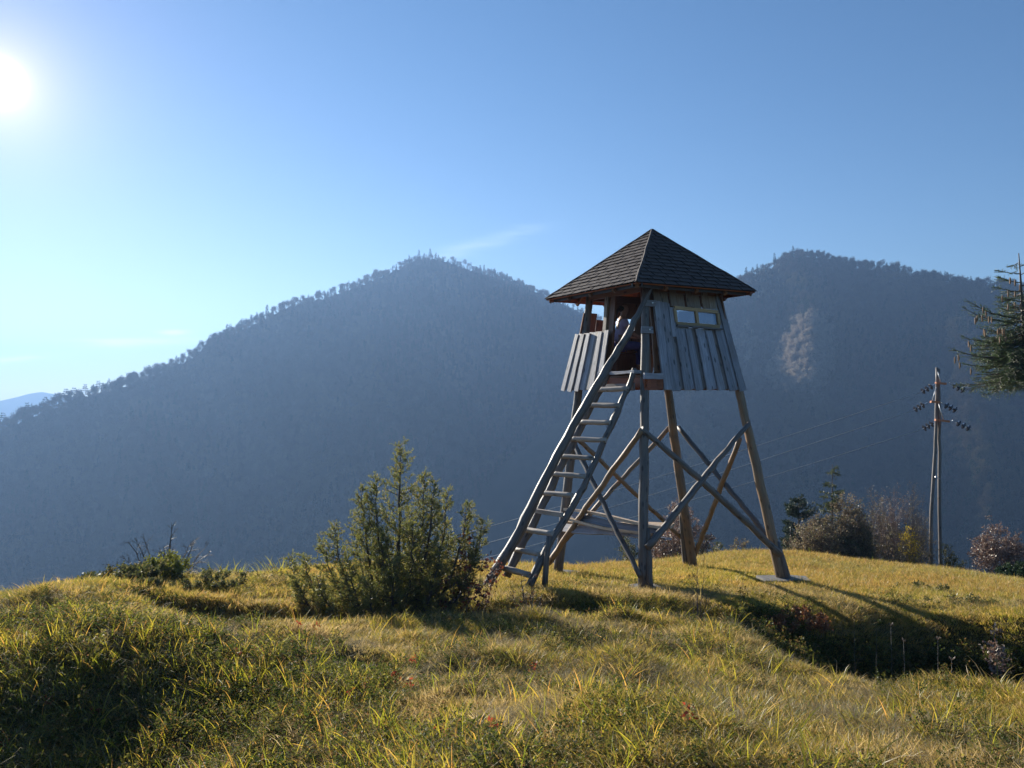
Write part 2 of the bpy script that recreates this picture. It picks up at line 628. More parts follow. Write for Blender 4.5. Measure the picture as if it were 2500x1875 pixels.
# --------------- far hills: one sheet round the meadow
def interp(tab, x):
    tx = [t[0] for t in tab]
    return np.interp(x, tx, [t[1] for t in tab])


RID1 = [(-900, 1060), (-400, 1120), (-150, 1090), (0, 1046), (95, 1006), (142, 988), (221, 962), (310, 941), (335, 927), (389, 910), (449, 880), (522, 834), (601, 799), (700, 748),
        (795, 724), (842, 708), (921, 677), (969, 655), (1016, 633), (1048, 627), (1095, 637), (1143, 655), (1206, 674), (1270, 698), (1333, 722),
        (1450, 775), (1600, 840), (1800, 900), (2100, 960), (2600, 1000), (3400, 1000)]
R1 = [(-900, 560), (0, 600), (400, 680), (800, 840), (1050, 950), (1400, 1150), (2000, 1500), (3400, 1800)]
RID2 = [(900, 1300), (1200, 1150), (1450, 960), (1600, 830), (1700, 752), (1808, 688), (1860, 662), (1903, 642), (1932, 627), (1976, 624), (2019, 634), (2077, 650),
        (2135, 654), (2178, 658), (2236, 678), (2294, 682), (2366, 696), (2439, 700), (2600, 720), (3400, 800)]
R2 = [(900, 560), (1600, 700), (1950, 780), (2300, 690), (2600, 640), (3400, 600)]
RID3 = [(-900, 990), (-300, 985), (0, 979), (40, 970), (73, 961), (101, 957), (139, 963), (250, 985), (400, 1010), (3400, 1010)]


def hills(azx, r):
    """azx: photograph column of the direction (tan of azimuth), r: distance in front. metres"""
    ne = fbm(azx * 0.02, r * 0.012, 21, 4)
    r1 = interp(R1, azx)
    z1 = -(interp(RID1, azx) - HOR) / F * r1
    front = np.where(r < r1, 1, 0)
    gul = 60 * fbm(azx / 150.0 + r * 0.0016, r * 0.0022, 31, 3)
    w1 = np.clip(np.abs(r - r1) / 120, 0, 1)
    a = z1 - np.where(front, 0.62, 0.5) * np.abs(r - r1) + gul * w1
    r2 = interp(R2, azx)
    z2 = -(interp(RID2, azx) - HOR) / F * r2
    w2 = np.clip(np.abs(r - r2) / 120, 0, 1)
    b = z2 - np.where(r < r2, 0.60, 0.5) * np.abs(r - r2) + gul * w2
    z3 = -(interp(RID3, azx) - HOR) / F * 2600
    c = z3 - 0.35 * np.abs(r - 2600)
    floor = -235 + 6 * ne
    near = -6 - 0.62 * (r - 28)
    return np.maximum.reduce([a, b, c, floor, near])


azc = np.arange(-1150, 3700, 6.0)
rr_ = np.concatenate([np.arange(26, 200, 18), np.arange(200, 1250, 9), np.arange(1250, 3300, 50)])
AZ, RR = np.meshgrid(azc, rr_, indexing='ij')
HZ = hills(AZ, RR)
HZ = np.where(RR < 40, np.minimum(HZ, -14.0), HZ)
HX = (AZ - 1250) / F * RR
m, N, L = new_mat('forest_floor')
g = N('ShaderNodeNewGeometry')
no = N('ShaderNodeTexNoise')
no.inputs['Scale'].default_value = 0.02
no.inputs['Detail'].default_value = 8
no.inputs['Roughness'].default_value = 0.7
L(g.outputs['Position'], no.inputs['Vector'])
c1 = ramp(N, L, no.outputs[0], [(0.3, (0.035, 0.034, 0.022)), (0.5, (0.05, 0.043, 0.030)), (0.7, (0.075, 0.062, 0.040))])
bs = N('ShaderNodeBsdfDiffuse')
L(c1, bs.inputs[0])
oo = N('ShaderNodeOutputMaterial')
L(bs.outputs[0], oo.inputs[0])
M_floor = m
hme = mesh('hills', np.stack([HX.ravel(), RR.ravel(), HZ.ravel()], 1), grid_faces(len(azc), len(rr_)), M_floor, smooth=True)
tag(link('hills', hme), None, kind='structure')
# rising meadow and woods behind and beside the camera
bx = np.arange(-600, 601, 30.0)
by = np.arange(-600, 60, 30.0)
BX, BY = np.meshgrid(bx, by, indexing='ij')
BZ = -14 - 0.15 * np.abs(BX) * (BY > -60) + np.where(BY < -20, -0.05 * BY, 0) * 0.6 - np.where(BY > 20, 12, 0)
BZ = np.where((np.abs(BX) < 60) & (BY > -40), BZ - 3, BZ)
bme = mesh('hillside', np.stack([BX.ravel(), BY.ravel(), BZ.ravel()], 1), grid_faces(len(bx), len(by)), M_floor, smooth=True)
tag(link('hillside', bme), None, kind='structure')

# ------------------------------------------------------------------ haze
hb = [-2300, 3400, -40, 3400]
HAZE_X, HAZE_Y0, HAZE_Y1, HAZE_Z0, HAZE_Z1 = 4200, -700, 3500, -262, 200
v = [(sx * HAZE_X, yy, zz) for sx in (-1, 1) for yy in (HAZE_Y0, HAZE_Y1) for zz in (HAZE_Z0, HAZE_Z1)]
f = [(0, 1, 3, 2), (4, 6, 7, 5), (0, 4, 5, 1), (2, 3, 7, 6), (0, 2, 6, 4), (1, 5, 7, 3)]
mh = bpy.data.materials.new('valley_haze')
mh.use_nodes = True
mh.node_tree.nodes.clear()
pv = mh.node_tree.nodes.new('ShaderNodeVolumePrincipled')
pv.inputs['Color'].default_value = (*HAZE_COL, 1)
pv.inputs['Density'].default_value = HAZE_DENSITY
pv.inputs['Anisotropy'].default_value = HAZE_ANISO
ov = mh.node_tree.nodes.new('ShaderNodeOutputMaterial')
mh.node_tree.links.new(pv.outputs[0], ov.inputs['Volume'])
tag(link('haze', mesh('haze', v, f, mh)), None, kind='stuff')


# ------------------------------------------------------------------ geometry builders
def board(p0, p1, wdir, w0, w1, th, seg=4, jit=0.006, off=0.5, tilt=0.0):
    """plank from p0 to p1, wdir = across direction, thickness along p x w. returns verts, faces, gc"""
    p0 = np.array(p0, float)
    p1 = np.array(p1, float)
    ax = p1 - p0
    ln = np.linalg.norm(ax)
    ax = ax / ln
    wd = np.array(wdir, float)
    wd = wd - ax * wd.dot(ax)
    wd /= np.linalg.norm(wd)
    nn = np.cross(ax, wd)
    V, GC = [], []
    j0 = random.uniform(0, 9)
    for i in range(seg + 1):
        t = i / seg
        c = p0 + ax * ln * t
        w = w0 + (w1 - w0) * t
        jl = random.uniform(-jit, jit)
        jr = random.uniform(-jit, jit)
        for (a, b) in ((-1, -1), (1, -1), (1, 1), (-1, 1)):
            half = w / 2 + (jl if a < 0 else jr)
            e = c + wd * a * half + nn * (b * th / 2 + tilt * a)
            if i in (0, seg):
                e = e + ax * random.uniform(-jit, jit)
            V.append(e)
            GC.append((a * half + j0, t * ln, b * th / 2))
    Fc = []
    for i in range(seg):
        k = i * 4
        for q in range(4):
            a, b = k + q, k + (q + 1) % 4
            Fc.append((a, b, b + 4, a + 4))
    Fc.append((3, 2, 1, 0))
    k = seg * 4
    Fc.append((k, k + 1, k + 2, k + 3))
    return V, Fc, GC


def add_board(name, mat, parent, *a, origin=None, **k):
    V, Fc, GC = board(*a, **k)
    me = mesh(name, V, Fc, mat, attrs={'gc': GC})
    return link(name, me, parent, origin=origin if origin is not None else V[0])


def tube(pts, rad, sides=8, jit=0.0, cap=True, wob=0.0):
    pts = np.array([list(p) for p in pts], float)
    n = len(pts)
    if np.isscalar(rad):
        rad = [rad] * n
    V, Fc, GC = [], [], []
    tan = np.gradient(pts, axis=0)
    ref = np.array([0.31, 0.2, 0.93])
    ln = 0
    ph = random.uniform(0, 6.28)
    for i in range(n):
        t = tan[i] / (np.linalg.norm(tan[i]) + 1e-9)
        if abs(t.dot(ref)) > 0.95:
            ref = np.array([0.9, 0.3, 0.1])
        a = np.cross(t, ref)
        a /= np.linalg.norm(a)
        b = np.cross(t, a)
        if i:
            ln += np.linalg.norm(pts[i] - pts[i - 1])
        cw = (a * random.uniform(-1, 1) + b * random.uniform(-1, 1)) * wob
        for s in range(sides):
            th = 2 * math.pi * s / sides
            r = rad[i] * (1 + random.uniform(-jit, jit))
            V.append(pts[i] + cw + a * math.cos(th) * r + b * math.sin(th) * r)
            GC.append((math.cos(th) * rad[i] + ph, ln, math.sin(th) * rad[i]))
    for i in range(n - 1):
        for s in range(sides):
            s2 = (s + 1) % sides
            Fc.append((i * sides + s, i * sides + s2, (i + 1) * sides + s2, (i + 1) * sides + s))
    if cap:
        Fc.append(tuple(range(sides))[::-1])
        Fc.append(tuple((n - 1) * sides + s for s in range(sides)))
    return V, Fc, GC


def add_tube(name, mat, parent, pts, rad, sides=10, jit=0.06, wob=0.0, smooth=True, sub=0):
    pts = [Vector(p) for p in pts]
    if np.isscalar(rad):
        rad = [rad] * len(pts)
    if sub:
        q, rr = [], []
        for i in range(len(pts) - 1):
            for k in range(sub):
                t = k / sub
                q.append(pts[i].lerp(pts[i + 1], t))
                rr.append(rad[i] * (1 - t) + rad[i + 1] * t)
        q.append(pts[-1])
        rr.append(rad[-1])
        pts, rad = q, rr
    V, Fc, GC = tube(pts, rad, sides, jit, True, wob)
    me = mesh(name, V, Fc, mat, smooth=False, attrs={'gc': GC})
    if smooth:
        nside = len(Fc) - 2
        me.polygons.foreach_set('use_smooth', [True] * nside + [False] * 2)
    return link(name, me, parent, origin=pts[0])


class Acc:
    def __init__(s):
        s.V, s.F, s.G = [], [], []

    def add(s, r):
        n = len(s.V)
        s.V += list(r[0])
        s.F += [tuple(i + n for i in f) for f in r[1]]
        s.G += list(r[2])
        return s

    def box(s, p0, p1, wd, w, th):
        return s.add(board(p0, p1, wd, w, w, th, seg=1, jit=0))


# ------------------------------------------------------------------ the stand
C = Vector((2.5, 13.78, 0))
U = Vector((0.866, 0.5, 0))
W = Vector((-0.5, 0.866, 0))
UZ = Vector((0, 0, 1))


def T(a, b, z):
    return C + U * a + W * b + UZ * z


def hw(z):
    """half width of the flared cabin"""
    return 1.10 - 0.30 * (z / 1.65)


stand = empty('hunting_stand', (2.5, 13.78, -3.2), 'tall wooden hunting stand with dark pyramid roof and ladder on the grassy ridge', 'hunting stand')


def ground_at(px, py, d):
    p = P(px, py, d)
    return p


legs = {}
for key, (bx_, by_, bd), (ta, tb), r0, r1, mt in [
    ('near', (1570, 1440, 11.9), (-0.775, -0.775), 0.082, 0.062, M_pole),
    ('left', (1362, 1406, 14.3), (-0.775, 0.775), 0.090, 0.066, M_pole),
    ('right', (1910, 1425, 13.3), (0.775, -0.775), 0.088, 0.062, M_poleb),
    ('far', (1692, 1394, 15.5), (0.775, 0.775), 0.100, 0.070, M_poleb),
]:
    b0 = P(bx_, by_, bd)
    t0 = T(ta, tb, 1.86)
    pts = [b0.lerp(t0, k / 9) for k in range(10)]
    bow = Vector((random.uniform(-1, 1), random.uniform(-1, 1), 0)) * 0.025
    pts = [p + bow * math.sin(math.pi * k / 9) for k, p in enumerate(pts)]
    legs[key] = (b0, t0)
    rads = [r0 + (r1 - r0) * k / 9 for k in range(10)]
    add_tube('leg', mt, stand, pts, rads, sides=12, jit=0.07, wob=0.006, sub=2)
# shorter piece bolted beside the legs' feet
for key, dx, h in (('near', 0.09, 0.95), ('right', 0.10, 0.75), ('far', -0.13, 1.3)):
    b0, t0 = legs[key]
    s = b0 + Vector((dx, -0.05 if key != 'far' else 0.02, 0))
    dr = (t0 - b0).normalized()
    add_tube('leg_splint', M_pole, stand, [s, s + dr * h * 0.5 + Vector((-dx * 0.15, 0, 0)), s + dr * h + Vector((-dx * 0.35, 0, 0))], [0.06, 0.055, 0.035], sides=8, sub=3)


def legp(key, py):
    b0, t0 = legs[key]
    best = None
    for k in range(101):
        p = b0.lerp(t0, k / 100)
        yy = HOR - p.z / p.y * F
        if best is None or abs(yy - py) < best[0]:
            best = (abs(yy - py), p)
    return best[1].y


def brace(k0, x0, y0, k1, x1, y1, off, r0=0.05, r1=0.045, bend=0.0, mt=M_pole):
    d0 = legp(k0, y0) + off
    d1 = legp(k1, y1) + off
    a, b = P(x0, y0, d0), P(x1, y1, d1)
    pts = []
    for k in range(7):
        t = k / 6
        p = a.lerp(b, t)
        p.z += bend * math.sin(math.pi * t)
        pts.append(p)
    return add_tube('cross_brace', mt, stand, pts, [r0 + (r1 - r0) * k / 6 for k in range(7)], sides=8, wob=0.010, sub=3, jit=0.13)


brace('near', 1566, 1046, 'right', 1905, 1352, -0.13, 0.048, 0.062, bend=0.03, mt=M_pole)
brace('near', 1582, 1338, 'right', 1828, 1034, -0.15, 0.060, 0.042, bend=0.02, mt=M_pole)
brace('near', 1568, 1050, 'left', 1340, 1376, -0.13, 0.045, 0.058, bend=0.04, mt=M_poleb)
brace('left', 1400, 1078, 'near', 1562, 1408, -0.16, 0.052, 0.040, bend=-0.01, mt=M_pole)
brace('left', 1408, 1070, 'far', 1672, 1320, 0.13, 0.045, 0.040, mt=M_poleb)
brace('far', 1634, 1044, 'left', 1378, 1322, 0.13, 0.045, 0.045, mt=M_poleb)
brace('far', 1655, 1042, 'right', 1885, 1325, 0.13, 0.050, 0.045, bend=0.02, mt=M_pole)
brace('right', 1806, 1070, 'far', 1694, 1360, 0.14, 0.045, 0.050, mt=M_poleb)

# floor frame of the cabin
for (a0, b0, a1, b1) in ((-1.05, -1.05, 1.05, -1.05), (-1.05, 1.05, 1.05, 1.05)):
    add_board('floor_beam', M_red, stand, T(a0, b0, 0.12), T(a1, b1, 0.12), UZ, 0.20, 0.20, 0.07)
for (a0, b0, a1, b1) in ((-1.0, -1.12, -1.0, 1.12), (1.0, -1.12, 1.0, 1.12), (0, -1.0, 0, 1.0)):
    add_board('floor_beam', M_red, stand, T(a0, b0, 0.14), T(a1, b1, 0.14), UZ, 0.17, 0.17, 0.07)
for k in range(11):
    a = -0.95 + k * 0.19
    add_board('floor_board', M_inner, stand, T(a, -0.98, 0.245), T(a, 0.98, 0.245), U, 0.18, 0.18, 0.028, seg=1)
add_board('door_sill', M_board, stand, T(-1.12, -0.98, 0.31), T(-1.10, 0.02, 0.30), UZ, 0.05, 0.05, 0.16)
add_board('step_board', M_board, stand, T(-1.17, -1.20, 0.24), T(-0.80, -1.22, 0.24), UZ, 0.10, 0.10, 0.04)
add_board('step_board', M_under, stand, T(-1.16, -0.95, 0.07), T(-1.16, 0.0, 0.06), UZ, 0.12, 0.12, 0.035)
# top ring beams
for (a0, b0, a1, b1) in ((-0.84, -0.80, 0.84, -0.80), (-0.84, 0.80, 0.84, 0.80), (-0.80, -0.78, -0.80, 0.78), (0.80, -0.78, 0.80, 0.78)):
    add_board('ring_beam', M_inner, stand, T(a0, b0, 1.72), T(a1, b1, 1.72), UZ, 0.13, 0.13, 0.08)


def wall_pt(face, s, z, out=0.0):
    """face: b- (right), a- (left), b+, a+; s runs along the face; out = metres proud"""
    h = hw(z) + out
    return {'b-': T(s, -h, z), 'a-': T(-h, s, z), 'b+': T(s, h, z), 'a+': T(h, s, z)}[face]


def wall_board(face, s0, s1, z0, z1, w0, w1, mt, out, th=0.024, name='wall_board', jit=0.005):
    p0 = wall_pt(face, s0, z0, out)
    p1 = wall_pt(face, s1, z1, out)
    wd = U if face[0] == 'b' else W
    return add_board(name, mt, stand, p0, p1, wd, w0, w1, th, seg=5, jit=jit)


def sx(f, z):
    """board position on the right wall: f 0 at its free left edge, 1 at the right corner"""
    return -0.69 + f * (hw(z) + 0.69)


# right wall (the shaded side with the window): under boards then cover boards
nb = 7
for k in range(nb):
    f = (k + 0.5) / nb
    z1 = 1.07
    if k in (0,):
        z1 = 1.50
    if k == nb - 1:
        z1 = 1.66
    wb = (hw(0.03) + 0.69) / nb
    wt_ = (hw(z1) + 0.69) / nb
    wall_board('b-', sx(f, 0.03), sx(f, z1), 0.03 + random.uniform(-0.015, 0.01), z1 + random.uniform(-0.01, 0.01), wb * 1.06, wt_ * 1.06, M_under if k % 2 else M_board, 0.02)
for k in range(1, nb + 1):
    f = k / nb - 0.012
    z1 = 1.045 + random.uniform(-0.012, 0.012)
    if k == 1:
        z1 = 1.47
    if k >= nb - 0:
        z1 = 1.66
        f = 0.985
    ww = 0.155 if k != 1 else 0.19
    wall_board('b-', sx(f, 0.03), sx(f, z1), 0.01 + random.uniform(-0.01, 0.012), z1, ww, ww * 0.84, M_board, 0.052)
wall_board('b-', sx(0.035, 0.02), sx(0.035, 1.48), 0.02, 1.49, 0.16, 0.13, M_board, 0.050)
wall_board('b-', -0.43, -0.43, 0.9, 1.46, 0.17, 0.16, M_board, 0.026)
wall_board('b-', -0.33, -0.33, 0.9, 1.40, 0.12, 0.12, M_board, 0.048)
# upper boards over the window
for k in range(9):
    f = 0.02 + k * 0.118
    zb = 1.42 if k > 1 else 1.38
    s = sx(f + 0.03, 1.5)
    wall_board('b-', s, s - 0.012, zb + random.uniform(-0.008, 0.008), 1.76, 0.148, 0.145, M_upper, 0.022 if k % 2 else 0.046)
# window with two panes
zc0, zc1 = 1.115, 1.40
s0, s1 = -0.28, 0.70
wf = empty  # keep name short
fr_o = Acc()
pr = 0.055
fo = add_board('window_frame', M_frame, stand, wall_pt('b-', s0, zc0 + 0.02, pr), wall_pt('b-', s1, zc0 - 0.005, pr), UZ, 0.05, 0.05, 0.05)
for (pa, pb) in (((s0, zc1), (s1, zc1 - 0.03)), ((s0, zc0 + 0.035), (s0, zc1 - 0.02)), ((s1, zc0 + 0.03), (s1, zc1 - 0.05)), ((0.20, zc0 + 0.03), (0.20, zc1 - 0.035))):
    vert = abs(pa[0] - pb[0]) < 0.01
    V, Fc, GC = board(wall_pt('b-', pa[0], pa[1], pr), wall_pt('b-', pb[0], pb[1], pr), U if vert else UZ, 0.055, 0.055, 0.048, seg=2, jit=0.002)
    link('frame_bar', mesh('frame_bar', V, Fc, M_frame, attrs={'gc': GC}), fo, origin=V[0])
for (a, b) in ((s0 + 0.028, 0.172), (0.228, s1 - 0.028)):
    q = [wall_pt('b-', a, zc0 + 0.05, pr), wall_pt('b-', b, zc0 + 0.04, pr), wall_pt('b-', b, zc1 - 0.045, pr), wall_pt('b-', a, zc1 - 0.03, pr)]
    q2 = [p + W * 0.004 for p in q]
    link('pane', mesh('pane', [tuple(p) for p in q + q2], [(0, 1, 2, 3), (7, 6, 5, 4), (0, 4, 5, 1), (1, 5, 6, 2), (2, 6, 7, 3), (3, 7, 4, 0)], M_glass), fo, origin=q[0])
add_board('window_sill', M_under, stand, wall_pt('b-', s0 - 0.01, zc0 - 0.018, 0.075), wall_pt('b-', s1 + 0.04, zc0 - 0.045, 0.075), UZ, 0.03, 0.03, 0.07)
# right wall inside lining behind (sheltered brown) in the gap by the corner post
for k in range(2):
    s = -0.80 + 0.16 * k
    wall_board('b-', s - 0.12 + 0.06 * k, s + 0.02, 0.3, 1.74, 0.15, 0.13, M_inner, -0.06)

# left wall: low boards beside the ladder
nl = 5
for k in range(nl):
    f0 = 0.05 + (k + 0.5) / nl * (hw(0.0) - 0.03)
    f1 = 0.05 + (k + 0.5) / nl * (hw(1.05) - 0.03)
    wall_board('a-', f0, f1, 0.02 + random.uniform(-0.01, 0.01), 1.04 + random.uniform(-0.012, 0.012), 0.215, 0.18, M_under if k % 2 else M_board, 0.02)
for k in range(nl + 1):
    f0 = 0.05 + k / nl * (hw(0.0) - 0.01)
    f1 = 0.05 + k / nl * (hw(1.05) - 0.01)
    if k in (2,):
        continue
    wall_board('a-', f0, f1, 0.0 + random.uniform(-0.01, 0.01), 1.055 + random.uniform(-0.02, 0.015), random.uniform(0.11, 0.15), 0.105, M_board, 0.047)
# second upright of the opening, and the door post
add_board('opening_post', M_upper, stand, T(-0.94, 0.20, 0.25), T(-0.80, 0.22, 1.72), W, 0.10, 0.09, 0.07)
add_board('opening_post', M_inner, stand, T(-0.92, 0.06, 0.25), T(-0.78, 0.08, 1.72), W, 0.16, 0.15, 0.04)
# bolted brackets on the corner post
for (zz, x0, x1) in ((1.44, 1573, 1602), (1.00, 1566, 1594)):
    dpt = legp('near', HOR - zz / 12.6 * F) - 0.10
    a = P(x0, HOR - zz / dpt * F, dpt)
    bq = a + Vector((0.19, 0.05, 0))
    br = add_board('bracket', M_board, stand, a, bq, UZ, 0.10, 0.11, 0.05, seg=1)
    bo = (a.lerp(bq, 0.7)) + Vector((0.0, -0.035, 0))
    V, Fc, GC = tube([bo, bo + Vector((0.003, -0.02, 0))], 0.012, 8)
    link('bolt', mesh('bolt', V, Fc, M_metal, attrs={'gc': GC}), br, origin=bo)

# back-left wall (b+): low boards on the left, full height with a slot window further in
for k in range(3):
    s = -0.82 + k * 0.155
    wall_board('b+', s - 0.06 * (2 - k), s, 0.05, 1.42 - 0.05 * k + (0.06 if k == 1 else 0), 0.165, 0.15, M_red, 0.0)
for k in range(9):
    s = -0.30 + k * 0.14
    for (za, zb) in ((0.05, 1.15), (1.37, 1.78)) if 0 < k < 5 else ((0.05, 1.78),):
        wall_board('b+', s, s, za, zb, 0.146, 0.146, M_inner, 0.0)
# far right wall (a+) with a slot that the window looks through
for k in range(13):
    s = -0.90 + k * 0.15
    if abs(s) > 0.93:
        continue
    for (za, zb) in ((0.05, 1.12), (1.52, 1.78)) if 0 < k < 11 else ((0.05, 1.78),):
        wall_board('a+', s, s * 0.93, za, zb, 0.16, 0.15, M_inner, 0.0)

# bench inside
add_board('bench', M_inner, stand, T(-0.55, 0.55, 0.72), T(0.75, 0.55, 0.72), W, 0.36, 0.36, 0.04)
for s in (-0.45, 0.65):
    add_board('bench_leg', M_inner, stand, T(s, 0.55, 0.26), T(s, 0.55, 0.70), W, 0.28, 0.28, 0.04)

# ---- roof
RC = Vector((2.42, 13.78, 0))
AP = Vector((2.51, 13.78, 2.876))
HH = 1.31
EZ = 1.70
cor = {'n': RC - (U + W) * HH, 'r': RC + (U - W) * HH, 'l': RC + (W - U) * HH, 'f': RC + (U + W) * HH}
for k in cor:
    cor[k] = cor[k] + UZ * EZ
cor['r'] = cor['r'] + UZ * 0.02
order = ['n', 'r', 'f', 'l']
DK = 0.045
roof = add_board('ridge_block', M_inner, stand, AP - UZ * 0.5, AP - UZ * 0.12, U, 0.12, 0.12, 0.12, seg=1)
roof.name = 'roof'
# deck: four thin boards-clad triangles (each its own part)
for i in range(4):
    a, b = cor[order[i]], cor[order[(i + 1) % 4]]
    nn = (b - a).cross(AP - a).normalized()
    if nn.z < 0:
        nn = -nn
    tri = [a, b, AP]
    lo = [p - nn * 0.03 for p in tri]
    hi = [p - nn * 0.006 for p in tri]
    gcx = (b - a).normalized()
    gcy = nn.cross(gcx)
    V = [tuple(p) for p in lo + hi]
    GC = [((p - a).dot(gcy), (p - a).dot(gcx), 0.0) for p in lo + hi]
    link('roof_deck', mesh('roof_deck', V, [(2, 1, 0), (3, 4, 5), (0, 1, 4, 3), (1, 2, 5, 4), (2, 0, 3, 5)], [M_red, M_under_felt], attrs={'gc': GC}, midx=[0, 1, 0, 0, 0]), roof, origin=a)
    # fascia and hip rafter
    mid = RC + UZ * EZ
    ins = (mid - (a + b) / 2).normalized()
    V, Fc, GC = board(a + ins * 0.11 - UZ * 0.03, b + ins * 0.11 - UZ * 0.03, UZ, 0.05, 0.05, 0.03, seg=4, jit=0.003)
    link('fascia_board', mesh('fascia_board', V, Fc, M_red if i in (1, 2) else M_dark, attrs={'gc': GC}), roof, origin=a)  # front fascias use a darker wood than the back ones
    aa = a + (AP - a) * 0.03
    V, Fc, GC = board(aa - UZ * 0.075, AP - UZ * 0.16 + (a - AP) * 0.03, UZ, 0.085, 0.085, 0.06, seg=2, jit=0)
    link('hip_rafter', mesh('hip_rafter', V, Fc, M_inner, attrs={'gc': GC}), roof, origin=a)
    for t in (0.25, 0.5, 0.75):
        e = a.lerp(b, t)
        up = (a + b) / 2
        dirv = (AP - up)
        L_ = 1 - abs(t - 0.5) * 2
        top = e + dirv * (L_ * 0.95)
        V, Fc, GC = board(e - UZ * 0.07 + ins * 0.05, top - UZ * 0.09, UZ, 0.07, 0.07, 0.05, seg=1, jit=0)
        link('rafter', mesh('rafter', V, Fc, M_inner, attrs={'gc': GC}), roof, origin=e)
# shingles
rows = 16
back = Acc()
for i in range(4):
    a, b = cor[order[i]], cor[order[(i + 1) % 4]]
    ex = (b - a)
    le = ex.length
    exn = ex / le
    nn = ex.cross(AP - a).normalized()
    if nn.z < 0:
        nn = -nn
    ta = (AP - a).dot(exn)
    upv = (AP - a) - exn * ta
    hs_ = upv.length
    upn = upv / hs_
    rh = hs_ / rows
    tabw = 0.285
    for r in range(rows):
        y0, y1 = r * rh - 0.012, min((r + 1) * rh + 0.03, hs_)
        ym = (r + 0.5) * rh
        xl0, xr0 = ta * max(y0, 0) / hs_ - 0.02, le - (le - ta) * max(y0, 0) / hs_ + 0.02
        xl1, xr1 = ta * y1 / hs_ - 0.02, le - (le - ta) * y1 / hs_ + 0.02
        st = (-(r % 2) * 0.5 - 0.13 * (r % 3)) * tabw
        k = 0
        x = st - tabw
        while x < le + tabw:
            a0, a1 = x + 0.015, x + tabw - 0.013
            x += tabw
            p = [(max(a0, xl0), y0), (min(a1, xr0), y0), (min(a1, xr1), y1), (max(a0, xl1), y1)]
            if p[1][0] - p[0][0] < 0.025:
                continue
            if p[2][0] < p[3][0]:
                mx = (p[2][0] + p[3][0]) / 2
                p[2] = (mx, y1)
                p[3] = (mx, y1)
            lift0 = 0.022 + random.uniform(0, 0.008)
            lift1 = 0.002
            V = []
            for (qx, qy), lf in zip(p, (lift0, lift0 + random.uniform(-.003, .003), lift1, lift1)):
                base = a + exn * qx + upn * (qy + random.uniform(-0.004, 0.004) * (lf > 0.01))
                V.append(base + nn * lf)
            V += [q - nn * 0.007 for q in V]
            Fc = [(0, 1, 2, 3), (7, 6, 5, 4), (0, 4, 5, 1), (1, 5, 6, 2), (2, 6, 7, 3), (3, 7, 4, 0)]
            if i in (0, 3):
                link('shingle', mesh('shingle', V, Fc, M_shingle), roof, origin=V[0])
            else:
                back.add((V, Fc, [(0, 0, 0)] * 8))
    # hip cap strip
for i, key in enumerate(order):
    a = cor[key]
    V, Fc, GC = tube([a + UZ * 0.012 + (AP - a) * 0.0] + [a.lerp(AP, t) + UZ * 0.016 + Vector((random.uniform(-.006, .006), random.uniform(-.006, .006), 0)) for t in np.linspace(0.06, 1.0, 14)], 0.022, 6)
    link('hip_cap', mesh('hip_cap', V, Fc, M_shingle), roof, origin=a)
tag(link('back_shingles', mesh('back_shingles', back.V, back.F, M_shingle), roof, origin=back.V[0]), None, kind='stuff')

# ---- ladder
ladder = empty('ladder', P(1267, 1425, 11.7), 'weathered pole ladder with eleven log rungs leaning up to the stand', 'ladder')
hr_px = [(1180, 1440, 11.80), (1212, 1392, 11.84), (1256, 1322, 11.9), (1296, 1242, 11.97), (1333, 1166, 12.03), (1372, 1092, 12.1), (1414, 1014, 12.15), (1450, 955, 12.2), (1482, 900, 12.25), (1512, 852, 12.28), (1538, 806, 12.31), (1556, 770, 12.34), (1572, 738, 12.37), (1592, 700, 12.4)]
hr_r = [0.055, 0.078, 0.080, 0.078, 0.072, 0.070, 0.070, 0.066, 0.064, 0.062, 0.056, 0.048, 0.038, 0.028]
add_tube('hand_pole', M_pole, ladder, [P(*q) for q in hr_px], hr_r, sides=10, wob=0.008, sub=3, jit=0.13)
lr = [(1489, 905, 12.98), (1466, 950, 12.88), (1440, 998, 12.78), (1403, 1070, 12.62), (1368, 1140, 12.48), (1336, 1208, 12.34), (1300, 1280, 12.2), (1268, 1342, 12.08), (1238, 1408, 11.95)]
add_tube('ladder_rail', M_pole, ladder, [P(*q) for q in lr], [0.05, 0.055, 0.06, 0.062, 0.064, 0.066, 0.066, 0.07, 0.06], sides=10, wob=0.008, sub=3, jit=0.13)
rr2 = [(1549, 900, 12.42), (1538, 938, 12.38), (1520, 975, 12.3), (1500, 1022, 12.2), (1478, 1070, 12.12), (1452, 1130, 12.0), (1424, 1190, 11.9), (1396, 1240, 11.8), (1368, 1285, 11.72), (1340, 1330, 11.62), (1316, 1378, 11.54), (1292, 1434, 11.45)]
add_tube('ladder_rail', M_pole, ladder, [P(*q) for q in rr2], [0.04, 0.042, 0.045, 0.06, 0.048, 0.05, 0.052, 0.055, 0.055, 0.055, 0.06, 0.058], sides=10, wob=0.008, sub=3, jit=0.13)
rungs = [(1461, 951, 1533, 949), (1438, 989, 1513, 990), (1415, 1030, 1491, 1032), (1391, 1071, 1480, 1075), (1368, 1113, 1447, 1119), (1347, 1156, 1428, 1163),
         (1322, 1203, 1398, 1209), (1302, 1246, 1372, 1257), (1279, 1293, 1350, 1303), (1257, 1341, 1316, 1353), (1230, 1387, 1292, 1404)]
lry = [q[1] for q in lr]
rry = [q[1] for q in rr2]
